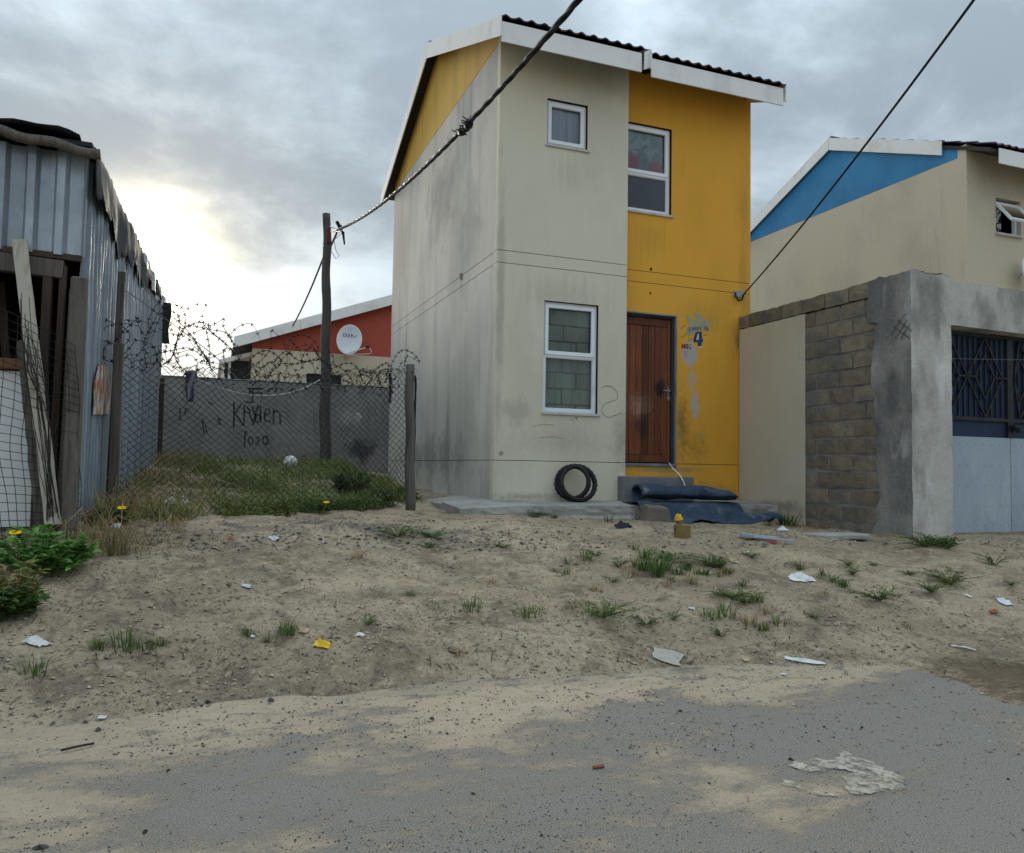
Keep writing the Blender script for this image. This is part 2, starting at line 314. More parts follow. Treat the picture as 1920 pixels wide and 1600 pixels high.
# ---------------------------------------------------------------- ground and road
def ground_mats():
    m = bpy.data.materials.new('sandy_soil'); m.use_nodes = True; t = m.node_tree; b = t.nodes['Principled BSDF']
    geo = N(t, 'ShaderNodeNewGeometry'); P = geo.outputs['Position']
    n1 = noi(t, P, .8, 7, .6, .4); n2 = noi(t, vmth(t, 'ADD', P, (9, 3, 1)), 3.2, 8, .65, .5); n3 = noi(t, vmth(t, 'ADD', P, (2, 7, 5)), 14, 8, .7)
    n4 = noi(t, P, 70, 4, .7); n5 = noi(t, vmth(t, 'ADD', P, (4, 4, 4)), 190, 3, .6)
    c = mixc(t, rng(t, n1, .38, .62), (.50, .395, .277), (.355, .275, .19))
    c = mixc(t, rng(t, n2, .46, .66, 0, .85), c, (.20, .156, .110))
    c = mixc(t, rng(t, n3, .50, .68, 0, .7), c, (.58, .47, .335))
    c = mixc(t, rng(t, n3, .30, .42, .6, 0), c, (.19, .152, .112))
    c = mixc(t, rng(t, n4, .56, .70, 0, .65), c, (.16, .135, .105))
    c = mixc(t, rng(t, n5, .58, .70, 0, .55), c, (.63, .54, .41))
    n6 = noi(t, vmth(t, 'ADD', P, (8, 1, 6)), 33, 5, .75)
    c = mixc(t, rng(t, n6, .52, .66, 0, .8), c, (.12, .099, .076))  # dark pits: shade put into the colour where this noise sinks the bump
    # dark gravelly patch by the fence
    dv = vmth(t, 'DIVIDE', vmth(t, 'SUBTRACT', P, (-2.0, -2.6, .6)), (1.5, .55, 2.)); q = mth(t, 'SUBTRACT', 1.1, vmth(t, 'LENGTH', dv, None, 1))
    q = mth(t, 'ADD', q, mth(t, 'MULTIPLY', mth(t, 'SUBTRACT', n2, .5), 1.8))
    c = mixc(t, mth(t, 'MULTIPLY', rng(t, q, .1, .7), rng(t, n4, .36, .62)), c, (.115, .115, .115))
    # reddish-brown damp earth low on the right
    dv = vmth(t, 'DIVIDE', vmth(t, 'SUBTRACT', P, (.65, -6.3, 0)), (.75, .7, 2.)); q = mth(t, 'SUBTRACT', 1., vmth(t, 'LENGTH', dv, None, 1))
    q = mth(t, 'ADD', q, mth(t, 'MULTIPLY', mth(t, 'SUBTRACT', n3, .5), 1.8))
    c = mixc(t, rng(t, q, .1, .7, 0, .8), c, (.10, .068, .042))
    L(t, c, b.inputs['Base Color']); b.inputs['Roughness'].default_value = .95; b.inputs['Specular IOR Level'].default_value = .1
    h = mth(t, 'ADD', mth(t, 'MULTIPLY', n3, .8), mth(t, 'ADD', mth(t, 'ADD', mth(t, 'MULTIPLY', n4, .35), mth(t, 'MULTIPLY', n6, -.4)), mth(t, 'MULTIPLY', n5, .12)))
    bp = N(t, 'ShaderNodeBump'); bp.inputs['Strength'].default_value = .9; bp.inputs['Distance'].default_value = .05; L(t, h, bp.inputs['Height']); L(t, bp.outputs[0], b.inputs['Normal'])
    # road: worn asphalt with blown sand
    m2 = bpy.data.materials.new('sandy_asphalt'); m2.use_nodes = True; t = m2.node_tree; b = t.nodes['Principled BSDF']
    geo = N(t, 'ShaderNodeNewGeometry'); P = geo.outputs['Position']; sp = N(t, 'ShaderNodeSeparateXYZ'); L(t, P, sp.inputs[0])
    PA = vmth(t, 'MULTIPLY', P, (.85, 1.35, 1))
    n1 = noi(t, vmth(t, 'ADD', PA, (3.3, 1.1, 0)), 1.25, 7, .60, .35); n2 = noi(t, vmth(t, 'ADD', PA, (5, 3, 2)), 6.0, 7, .70, .2); ag = noi(t, P, 210, 3, .6); ag2 = noi(t, vmth(t, 'ADD', P, (1, 2, 3)), 90, 4, .7); sp1 = noi(t, vmth(t, 'ADD', P, (6, 2, 3)), 34, 5, .7)
    asp = mixc(t, rng(t, ag, .35, .68), (.128, .116, .102), (.290, .266, .230))
    asp = mixc(t, rng(t, ag2, .58, .72, 0, .75), asp, (.045, .044, .043))
    asp = mixc(t, rng(t, ag2, .26, .40, .6, 0), asp, (.36, .34, .30))
    sand = mixc(t, rng(t, n2, .35, .7), (.46, .365, .258), (.35, .277, .195))
    sand = mixc(t, rng(t, ag2, .60, .72, 0, .75), sand, (.10, .085, .065))
    # more sand toward the left and the verge, bare asphalt towards the right and the camera
    e = mth(t, 'ADD', mth(t, 'MULTIPLY', sp.outputs[0], -.070), mth(t, 'MULTIPLY', mth(t, 'ADD', sp.outputs[1], 6.5), .10))
    k = mth(t, 'ADD', mth(t, 'ADD', mth(t, 'MULTIPLY', mth(t, 'SUBTRACT', n1, .5), 2.3), mth(t, 'MULTIPLY', mth(t, 'SUBTRACT', n2, .5), .9)), mth(t, 'ADD', e, mth(t, 'MULTIPLY', mth(t, 'SUBTRACT', ag2, .5), .5)))
    k = mth(t, 'ADD', k, mth(t, 'MULTIPLY', mth(t, 'SUBTRACT', sp1, .5), .4))
    k = mth(t, 'ADD', k, mth(t, 'MULTIPLY', mth(t, 'SUBTRACT', ag, .5), .55))
    edg = mth(t, 'MULTIPLY', rng(t, sp.outputs[1], -6.25, -5.55), rng(t, n2, .30, .66, .0, .50))
    f = rng(t, mth(t, 'ADD', mth(t, 'SUBTRACT', k, .05), edg), .0, .40, 0, .88)
    c = mixc(t, f, asp, sand)
    L(t, c, b.inputs['Base Color']); b.inputs['Roughness'].default_value = .9; b.inputs['Specular IOR Level'].default_value = .2
    bp = N(t, 'ShaderNodeBump'); bp.inputs['Strength'].default_value = .7; bp.inputs['Distance'].default_value = .010
    L(t, mth(t, 'ADD', mth(t, 'MULTIPLY', ag, .5), mth(t, 'ADD', ag2, mth(t, 'MULTIPLY', f, .6))), bp.inputs['Height']); L(t, bp.outputs[0], b.inputs['Normal'])
    return m, m2
m_soil, m_road = ground_mats()
def axis_coords(lo, hi, step, near=None):
    a = []; x = lo
    while x < hi-1e-6: a.append(x); x += step
    a.append(hi)
    ext = [3, 8, 20, 60, 180, 600]
    return [lo-e for e in reversed(ext)]+a+[hi+e for e in ext]
gx = axis_coords(-6.2, 6.4, .036); gy = axis_coords(-7.8, 7.3, .036)
gv = []
for y in gy:
    for x in gx: gv.append((x, y, G(x, y)))
nx = len(gx); gf = [(j*nx+i, j*nx+i+1, (j+1)*nx+i+1, (j+1)*nx+i) for j in range(len(gy)-1) for i in range(nx-1)]
me = bpy.data.meshes.new('ground'); me.from_pydata(gv, [], gf); me.materials.append(m_soil)
me.polygons.foreach_set('use_smooth', [True]*len(me.polygons))
g = bpy.data.objects.new('ground', me); col.objects.link(g); struct(g)
mb = MB(); mb.grid(lambda u, v: (lerp(-600, 600, u), lerp(-14.5, -4.6, v), 0), 60, 2)
struct(mb.build('road', m_road, origin=(0, 0, 0)))
# ---------------------------------------------------------------- houses
def tile_mesh(name, mat, n=10):
    mb = MB(); w, l = .325, .40
    prof = [(-w/2+w*i/n, .020*max(-.35, math.cos(2*math.pi*(2*i/n-.25)))) for i in range(n+1)]
    k = len(prof)
    for yy, dz in ((0, .012), (l, -.012)):
        mb.v += [(x, yy, z+dz) for x, z in prof]
    mb.v += [(x, 0, z-.006) for x, z in prof]
    for i in range(n):
        mb.f.append((i, i+1, k+i+1, k+i)); mb.f.append((2*k+i, 2*k+i+1, i+1, i))
    me = bpy.data.meshes.new(name); me.from_pydata([Vector(v) for v in mb.v], [], mb.f); me.update(); me.materials.append(mat)
    me.polygons.foreach_set('use_smooth', [True]*len(me.polygons)); return me
PITCH = .408; RY, RZ = 3.035, 7.22          # ridge position in the house's own frame
def roof(h, X, Y, Z, tm, secs, mdeck, rear_join=True):
    """secs: (x0, x1, y_eave); tiles laid row by row on the front slope"""
    ang = math.atan(PITCH); rf = None
    mb = MB()
    for x0, x1, ye in secs:
        z = lambda y: RZ-.05-PITCH*abs(y-RY)
        mb.prism([(X+x0, Y+ye+.02, Z+z(ye)-.02), (X+x0, Y+RY, Z+RZ-.055), (X+x0, Y+2*RY+.36, Z+z(2*RY+.36)), (X+x0, Y+2*RY+.36, Z+z(2*RY+.36)-.06), (X+x0, Y+RY, Z+RZ-.115), (X+x0, Y+ye+.02, Z+z(ye)-.08)], (x1-x0, 0, 0))
    rf = mb.build('roof', mdeck, h)
    for x0, x1, ye in secs:
        n = max(1, round((x1-x0)/.318)); w = (x1-x0)/n; rows = int((RY-ye)/math.cos(ang)/.34)+1
        for r_ in range(rows):
            yy = ye-.045+r_*.34*math.cos(ang)
            if yy > RY-.1: break
            for c in range(n):
                o = bpy.data.objects.new('roof_tile', tm); col.objects.link(o); o.parent = rf
                o.location = (x0+(c+.5)*w, yy, RZ-.012-PITCH*abs(yy-RY)+.003*((r_+c) % 2)); o.rotation_euler = (ang, random.uniform(-.008, .008), 0); o.scale = (w/.318, 1, 1)
    mb = MB()                                   # rear slope tiles, out of sight, joined
    for x0, x1, ye in secs:
        mb.grid(lambda u, v, x0=x0, x1=x1: (X+lerp(x0, x1, u), Y+lerp(RY, 2*RY+.4, v), Z+RZ+.01-PITCH*lerp(0, RY+.4, v)+.018*math.cos(u*(x1-x0)/.159*2*math.pi)), int((x1-x0)/.026), 2)
    mb.build('rear_tiles', tm.materials[0], rf, kind='stuff', smooth=True, fixn=False)
    mb = MB(); mb.tube([(X+secs[0][0]+.02, Y+RY, Z+RZ-.03), (X+secs[-1][1], Y+RY, Z+RZ-.05)], .075, 10); mb.build('ridge_cap', tm.materials[0], rf, smooth=True)
    return rf
tmA = tile_mesh('roof_tile_brown', m_tile); tmB = tile_mesh('roof_tile_plum', m_tileb)
def window(h, x0, x1, z0, z1, y, split=None, sash='top', gl=None, lean=0.):
    """white framed window in a wall facing -y; y is the plane of the frame's face"""
    gl = gl or m_glass; f = .045
    w = MB().wall(x0, x1, z0, z1, [(x0+f, x1-f, z0+f, z1-f)] if split is None else [(x0+f, x1-f, z0+f, split-.022), (x0+f, x1-f, split+.022, z1-f)], y, y+.06).build('window', m_upvc, h, bevel=.004)
    MB().box((x0-.02, y-.075, z0-.035), (x1+.03, y+.02, z0-.003)).build('sill', m_sill, w, bevel=.004)
    pans = [(z0+f, z1-f)] if split is None else [(z0+f, split-.022), (split+.022, z1-f)]
    for k, (a, b) in enumerate(pans):
        cas = (split is None) or k == 1
        e = .045 if cas else .022; yo = y-.014 if cas else y+.004
        ov = .018 if cas else -.001
        MB().wall(x0+f-ov, x1-f+ov, a-ov, b+ov, [(x0+f+e-.01, x1-f-e+.01, a+e-.01, b-e+.01)], yo, yo+.035).build('sash', m_upvc, w, bevel=.006)
        MB().box((x0+f+.004, y+.028, a+.004), (x1-f-.004, y+.032, b-.004)).build('pane', gl, w)
    return w
H = thing('two_storey_house', (0, 0, S), 'narrow two-storey house with cream and yellow plaster front and brown tiled roof', 'house')
W1, W2, REC, DP = 1.830, 3.955, .19, 6.067; B1, B2, PL = 3.095, 2.939, .48; EAV = 5.77
gw = (.645, 1.417, 1.10, 2.518); sw = (.648, 1.228, 4.545, 5.144); yw = (1.86, 2.626, 3.918, 5.14); dr = (1.80, 2.728, PL-.005, 2.530)
zs = lambda l: [(S+a, S+b, c, d) if 0 else (a, b, S+c, S+d) for a, b, c, d in l]
def stacked(u0, u1, ztop, holes, t0, t1, axis, core):
    mb = MB(); lv = [-.25, PL, B2, B1, ztop]; gp = .004
    for a, b in zip(lv, lv[1:]):
        hh = [h for h in holes if h[3] > a and h[2] < b]
        z0, z1 = a+(gp if a > 0 else 0), b-(gp if b < ztop else 0)
        hh2 = [(h[0], h[1], max(h[2], z0), min(h[3], z1)) for h in hh]
        mb.wall(u0, u1, S+z0, S+z1, zs(hh2), t0, t1, axis)
    mc = MB()
    mc.wall(u0+.02, u1-.02, S-.2, S+ztop-.02, zs([(h[0]-(.05 if h[0] < u0 else 0), h[1], h[2], h[3]) for h in holes]), core[0], core[1], axis)
    return mb, mc
mb, mc = stacked(0, W1, EAV+.20, [gw, sw], 0, .10, 'x', (.012, .16))
fwall = mb.build('front_wall', m_front, H); mc.build('wall_core', m_groove, fwall)
mb, mc = stacked(W1+.002, W2, EAV+.27, [(W1-.05, yw[1], yw[2], yw[3]), (W1-.05, dr[1], dr[2], dr[3])], REC, REC+.10, 'x', (REC+.012, REC+.16))
ywall = mb.build('entrance_wall', m_yellow, H); mc.build('wall_core', m_groove, ywall)
MB().box((W1-.10, .162, S-.2), (W1-.001, REC+.16, S+EAV+.2)).build('return_wall', m_front, H)
mb, mc = stacked(.164, DP, EAV, [], .0035, .10, 'y', (.014, .16))
mb.wall(.102, .163, S-.25, S+EAV, [], .0035, .10, 'y')
swall = mb.build('side_wall', m_side, H); mc.build('wall_core', m_groove, swall)
MB().wall(REC+.162, DP, S-.25, S+EAV, [], W2-.16, W2-.002, 'y').build('side_wall', m_side, H)
MB().wall(.162, W2-.162, S-.25, S+EAV+.1, [], DP-.16, DP-.003, 'x').build('rear_wall', m_side, H)
for gxp in (.001, W2-.10):
    MB().prism([(gxp, .11, S+EAV+.004), (gxp, DP, S+EAV+.004), (gxp, DP, S+5.93), (gxp, RY, S+RZ-.12), (gxp, .11, S+5.95)], (.10, 0, 0)).build('gable_wall', m_gable, H)
MB().box((.165, .42, S+2.9), (W2-.165, DP-.165, S+3.05)).build('upper_floor', m_dark, H)
MB().box((.165, 2.2, S), (W2-.165, 2.3, S+5.7)).build('inner_partition', m_dark, H)
RFX = (-.17, 1.83, 4.15)
roof(H, 0, 0, S, tmA, [(RFX[0], RFX[1], -.48), (RFX[1]+.004, RFX[2], -.29)], m_deck)
def fascia(p, q, h, th, name, mat, par): MB().beam(p, q, th, h).build(name, mat, par, bevel=.004)
ze = lambda y: S+RZ-.03-PITCH*abs(y-RY)
MB().box((RFX[0], -.50, ze(-.5)-.285), (1.74, -.482, ze(-.5)-.035)).build('fascia_board', m_white, H, bevel=.003)
MB().box((1.99, -.312, ze(-.31)-.285), (RFX[2]-.02, -.292, ze(-.31)-.035)).build('fascia_board', m_white, H, bevel=.003)
def barge(x, y0, y1, th=.018, h=.25, name='barge_board', par=None, X=0, Y=0, Z=0, zz=None):
    f = zz or ze; pts = [(x, y0, f(y0)+.03), (x, y1, f(y1)+.03), (x, y1, f(y1)+.03-h), (x, y0, f(y0)+.03-h)]
    return MB().prism([Vector(p)+Vector((X, Y, Z)) for p in pts], (th, 0, 0)).build(name, m_white, par or H, bevel=.003)
barge(-.195, -.52, .18); barge(-.192, .186, RY-.004); barge(-.192, RY+.004, 2*RY+.38); barge(RFX[2], -.33, RY); barge(RFX[2], RY+.004, 2*RY+.38)
barge(1.835, -.56, -.25)
MB().prism([(1.76, -.53, ze(-.5)-.03), (1.855, -.53, ze(-.5)+.03), (1.855, -.53, ze(-.5)-.20), (1.76, -.53, ze(-.5)-.26)], (0, .016, 0)).build('eave_flashing', m_white, H)
for x in (.15, .95, 1.7, 2.15, 2.95, 3.75):                       # rafter feet under the open eaves
    ye = -.47 if x < 1.8 else -.28
    MB().beam((x, ye, ze(ye)-.13), (x, .6, ze(.6)-.13), .045, .11).build('rafter', m_deck, H)
# windows
w = window(H, gw[0]+.002, gw[1]-.002, S+gw[2]+.002, S+gw[3]-.002, .05, S+1.83)
for z0, nm, c in ((S+gw[2]-.1, 0, 0),):
    MB().box((gw[0]-.1, .20, S+.9), (gw[1]+.1, .30, S+2.7)).build('backing_wall', m_mort, H)
    bk = None
    for r_ in range(8):
        zz = S+1.02+r_*.205
        for c_ in range(-1, 4):
            x0 = gw[0]-.25+c_*.40+(.2 if r_ % 2 else 0)+random.uniform(-.01, .01)
            a, b = max(x0, gw[0]-.1), min(x0+.385, gw[1]+.1)
            if b-a < .05: continue
            dy = random.uniform(-.006, .006)
            MB().box((a, .17+dy, zz), (b, .21, zz+.190+random.uniform(-.006, .004))).build('block', m_blockgreen, w, bevel=.008)
w = window(H, sw[0]+.002, sw[1]-.002, S+sw[2]+.002, S+sw[3]-.002, .05, None, gl=m_glassd)
MB().grid(lambda u, v: (lerp(sw[0]-.05, sw[1]+.05, u), .115+.014*math.sin(u*26)+.008*math.sin(u*11+v), lerp(S+sw[2]-.1, S+sw[3]+.05, v)), 40, 3).build('curtain', m_curt, w, smooth=True)
w = window(H, yw[0]-.02, yw[1]-.002, S+yw[2]+.002, S+yw[3]-.002, REC+.05, S+4.455, gl=m_glassd)
MB().grid(lambda u, v: (lerp(yw[0]-.02, yw[1]-.02, u), REC+.10+.008*math.sin(u*19), lerp(S+4.44, S+yw[3]+.03, v)), 30, 3).build('curtain', m_floral, w, smooth=True)
# door
df = MB()
df.box((dr[1]-.024, REC-.012, S+PL-.02), (dr[1]-.001, REC+.04, S+dr[3]-.001)); df.box((W1-.0, REC-.012, S+dr[3]-.024), (dr[1]-.025, REC+.04, S+dr[3]-.001))
dj = MB().box((dr[1]-.056, REC+.041, S+PL-.02), (dr[1]-.001, REC+.15, S+dr[3]-.001)); dj.box((W1, REC+.041, S+dr[3]-.05), (dr[1]-.057, REC+.15, S+dr[3]-.001)); dj.build('door_jamb', M('dark_door_jamb', (.045, .045, .047), [((.02, .02, .02), 6, (1, 1, .3), .45, .7, .8)], rough=.6, bump=.05), H)  # inner jamb set back and coloured near black
df.build('door_frame', m_doorf, H, bevel=.006)
MB().box((W1+.002, REC-.02, S+PL-.045), (dr[1]-.002, REC+.15, S+PL-.002)).build('threshold', m_step, H, bevel=.006)
D0 = MB().box((W1, REC+.115, S+PL+.012), (dr[1]-.057, REC+.125, S+dr[3]-.052)).build('door', m_groove, H)
px0, px1 = W1+.004, dr[1]-.10; n = 8
for i in range(n):
    a, b = lerp(px0, px1, i/n), lerp(px0, px1, (i+1)/n)
    MB().box((a+.0022, REC+.085, S+PL+.118), (b-.0022, REC+.118, S+dr[3]-.165)).build('plank', m_wood, D0, bevel=.004)
MB().box((px0, REC+.080, S+PL+.014), (px1, REC+.118, S+PL+.114)).build('bottom_rail', m_wood, D0, bevel=.004)
MB().box((px0, REC+.080, S+dr[3]-.160), (px1, REC+.118, S+dr[3]-.054)).build('top_rail', m_wood, D0, bevel=.004)
MB().box((px1+.003, REC+.078, S+PL+.014), (dr[1]-.058, REC+.118, S+dr[3]-.054)).build('stile', m_wood, D0, bevel=.004)
hd = MB(); hx, hz = px1+.012, S+PL+1.0
hd.box((hx-.017, REC+.070, hz-.13), (hx+.017, REC+.077, hz+.06)); hd.tube([(hx, REC+.072, hz), (hx, REC+.03, hz), (hx-.02, REC+.022, hz), (hx-.12, REC+.022, hz+.004)], .010, 8)
hd.build('handle', m_metal, D0, smooth=False)
MB().box((1.72, -.15, S-.12), (2.79, REC-.003, S+.305)).build('step', m_step, H, bevel=.015, seg=2)
# concrete apron round the house
def apron():
    mb = MB(); nx_, ny_ = 110, 10
    def top(u, v):
        x = lerp(-.62, 3.735, u); y = lerp(-.66, .10, v)
        e = .035*mn.noise((x*1.6, 1, 0))+.018*mn.noise((x*7., 4, 0)) if v == 0 else 0
        z = S-.004-.045*(1-v)-.03*cl01((-.0-x)/.6)+.006*mn.noise((x*3, y*3, 2))
        return (x, y+e, z)
    mb.grid(top, nx_, ny_)
    def front(u, v):
        p = Vector(top(u, 0)); dz = v*.30
        ch = .03*max(0, mn.noise((p.x*2.2, 7, v*1.5))) + .015*mn.noise((p.x*9, 2, v*6))
        lip = .03 if v > .45 else 0
        return (p.x, p.y-ch*(v > 0)*1.2+(-lip)+(.05*max(0, mn.noise((p.x*1.3, 3., 9)))*(v > .3)), p.z-dz)
    mb.grid(front, nx_, 8)
    def left(u, v):
        x = lerp(-.62, .02, v); y = lerp(.10, DP+.3, u)
        return (x+(.02*mn.noise((y*3, 2, 2)) if v == 0 else 0), y, S-.004-.045*(1-cl01((y+.66)/.76))-.055*(1-v))
    mb.grid(lambda u, v: (top(0, u)[0], top(0, u)[1], top(0, u)[2]-.3*v), ny_, 3)
    mb.grid(left, 60, 5)
    mb.grid(lambda u, v: (left(u, 0)[0], left(u, 0)[1], left(u, 0)[2]-v*.3), 60, 3)
    return mb
apron().build('apron_slab', m_conc, H, smooth=False, fixn=False)
# paint, scratches and writing on the walls (thin paint films, 2 mm proud)
def strokes(name, lines, width, mat, par, plane, off=.0025, sc=1., ox=0, oy=0):
    mb = MB(); ax, val = plane; sgn = -1
    for ln in lines:
        pts = [at(ox+a/sc, oy+b/sc, **{ax: val}) for a, b in ln]
        o = Vector((0, -off, 0)) if ax == 'y' else Vector((-off, 0, 0))
        nrm = Vector((0, -1, 0)) if ax == 'y' else Vector((-1, 0, 0))
        prev = None
        for k, p in enumerate(pts):
            d = (pts[min(k+1, len(pts)-1)]-pts[max(k-1, 0)]).normalized(); s_ = d.cross(nrm).normalized()*width/2*random.uniform(.75, 1.2)
            a, b = p+o-s_, p+o+s_
            if prev: mb.quad(prev[0], prev[1], b, a)
            prev = (a, b)
    return mb.build(name, mat, par, fixn=False)
def fill(name, polys, mat, par, plane, off=.002, sc=1., ox=0, oy=0):
    mb = MB(); ax, val = plane
    for pl in polys:
        pts = [at(ox+a/sc, oy+b/sc, **{ax: val})+(Vector((0, -off, 0)) if ax == 'y' else Vector((-off, 0, 0))) for a, b in pl]
        mb.poly(pts)
    return mb.build(name, mat, par, fixn=False)
def arc(cx, cy, rx, ry, a0, a1, n=10): return [(cx+rx*math.cos(R(lerp(a0, a1, i/n))), cy+ry*math.sin(R(lerp(a0, a1, i/n)))) for i in range(n+1)]
m_pblue = M('blue_paint', (.022, .050, .105), [((.05, .085, .14), 30, (1, 1, 1), .5, .7, .6)], bump=.05); m_pgrey = M('pale_grey_paint', (.33, .32, .22), [((.50, .36, .10), 22, (1, 1, 1), .50, .72, .7), ((.16, .24, .27), 9, (1, 1, 1), .52, .7, .6)], bump=.05)
m_pred = M('red_paint', (.30, .02, .015), bump=.05); m_pblack = M('charcoal_scribble', (.035, .035, .035), bump=.05); m_pgreyblue = M('faded_scribble', (.16, .15, .14), bump=.05); m_ppale = M('pale_paint', (.55, .55, .52), bump=.05)
YP = ('y', REC); Z12 = dict(sc=12.31, ox=1270, oy=570)
fill('painted_flame', [[(165, 275), (290, 290), (400, 370), (425, 385), (430, 500), (560, 470), (570, 620), (400, 655), (340, 720), (270, 740), (210, 690), (200, 620), (240, 540), (265, 500), (245, 400), (200, 310)], [(432, 385), (415, 270), (380, 195), (480, 230), (570, 310), (612, 400), (600, 465), (562, 468), (432, 498)], [(614, 405), (680, 370), (735, 340), (745, 440), (735, 630), (575, 620), (564, 470), (602, 466)]], m_pgrey, ywall, YP, **Z12)
fill('painted_numeral', [[(420, 650), (560, 640), (565, 800), (590, 800), (590, 880), (562, 882), (555, 975), (470, 975), (468, 890), (370, 885), (370, 800)]], m_pblue, ywall, YP, off=.0035, **Z12)
fill('numeral_highlight', [[(470, 680), (490, 690), (492, 830), (432, 835)], [(470, 982), (560, 982), (555, 1025), (465, 1020)]], m_ppale, ywall, YP, off=.0048, **Z12)
strokes('painted_lettering', [[(300, 545), (265, 560), (270, 590), (300, 600), (290, 630), (250, 625)], [(345, 540), (350, 625)], [(385, 535), (388, 615)], [(348, 580), (388, 575)], [(410, 540), (415, 610), (450, 605), (450, 535)], [(470, 610), (475, 530), (500, 575), (525, 525), (535, 605)], [(660, 530), (625, 525), (615, 570), (655, 575), (660, 530), (650, 620)], [(690, 520), (685, 610), (710, 610), (712, 575), (690, 570)]], .011, m_pblue, ywall, YP, off=.0035, **Z12)
strokes('outline_marks', [[(75, 590), (120, 535), (190, 495)], [(100, 775), (150, 740), (200, 695)], [(235, 855), (300, 835), (350, 800)], [(240, 800), (270, 770)], [(605, 730), (650, 725), (705, 695)]], .006, m_pblack, ywall, YP, **Z12)
strokes('painted_letters', [[(110, 930), (115, 1030)], [(165, 925), (170, 1030)], [(112, 985), (168, 970)], [(290, 935), (291, 955)], [(280, 1005), (300, 1005), (292, 1050)]], .022, m_pred, ywall, YP, off=.003, **Z12)
strokes('painted_letter', [arc(222, 980, 24, 42, 0, 360, 14)], .016, m_pblue, ywall, YP, off=.003, **Z12)
strokes('faint_letter', [[(170, 1085), (172, 1215)], [(225, 1095), (175, 1150), (220, 1205)]], .008, M('faint_mauve_paint', (.30, .22, .30), bump=0), ywall, YP, off=.003, **Z12)
FP = ('y', 0.); Z6 = dict(sc=6.155, ox=1000, oy=540)
strokes('scribble', [[(785, 1165), (810, 1140), (855, 1128), (905, 1142), (945, 1175), (972, 1220), (975, 1265), (950, 1295), (890, 1312), (835, 1335), (795, 1375), (785, 1415), (805, 1460), (850, 1490), (890, 1498), (920, 1480), (960, 1468), (1010, 1442)]], .007, m_pgreyblue, fwall, FP, **Z6)
strokes('ink_dots', [[(420, 1530), (440, 1522)], [(448, 1515), (455, 1528)], [(480, 1500), (510, 1490), (500, 1515)], [(490, 1495), (500, 1525)]], .006, m_pblack, fwall, FP, **Z6)
strokes('chalk_mark', [[(998, 800), (1015, 796), (1038, 797)], [(1015, 820), (1040, 819), (1058, 823)]], .010, M('orange_chalk', (.50, .33, .22), bump=0), fwall, FP)
strokes('crack', [[(806, 205), (805, 260), (804, 330), (804, 420), (803, 500)], [(800, 820), (801, 870), (802, 900)]], .006, m_pgreyblue, swall, ('x', .0035))
strokes('crack', [[(1175, 505), (1176, 540), (1174, 575)]], .005, m_pgreyblue, ywall, YP)
fill('wall_hole', [[(862, 513), (867, 512), (867.5, 524), (864, 526), (862, 522)]], m_dark, swall, ('x', .0035))
fill('wall_hole', [[(1218, 503), (1222, 502), (1223, 507), (1219, 508)], [(1218, 548), (1221, 548), (1221, 552), (1218, 552)]], m_dark, ywall, YP)
# service bracket where the cable meets the yellow wall
hp = at(1383, 554, y=REC)
hk = thing('cable_bracket', (hp.x, REC, hp.z-.09), 'small bracket with looped black cable fixed high on the yellow wall', 'bracket')
MB().box((hp.x-.07, REC-.012, hp.z-.03), (hp.x+.10, REC-.0005, hp.z+.07)).build('mortar_patch', m_conc, hk, bevel=.01)
MB().tube([(hp.x-.05, REC-.015, hp.z+.03), (hp.x-.06, REC-.04, hp.z-.03), (hp.x-.02, REC-.05, hp.z-.085), (hp.x+.04, REC-.05, hp.z-.07), (hp.x+.06, REC-.05, hp.z+.0), (hp.x+.09, REC-.06, hp.z+.03)], .014, 7).build('loop', m_cable, hk, smooth=True)

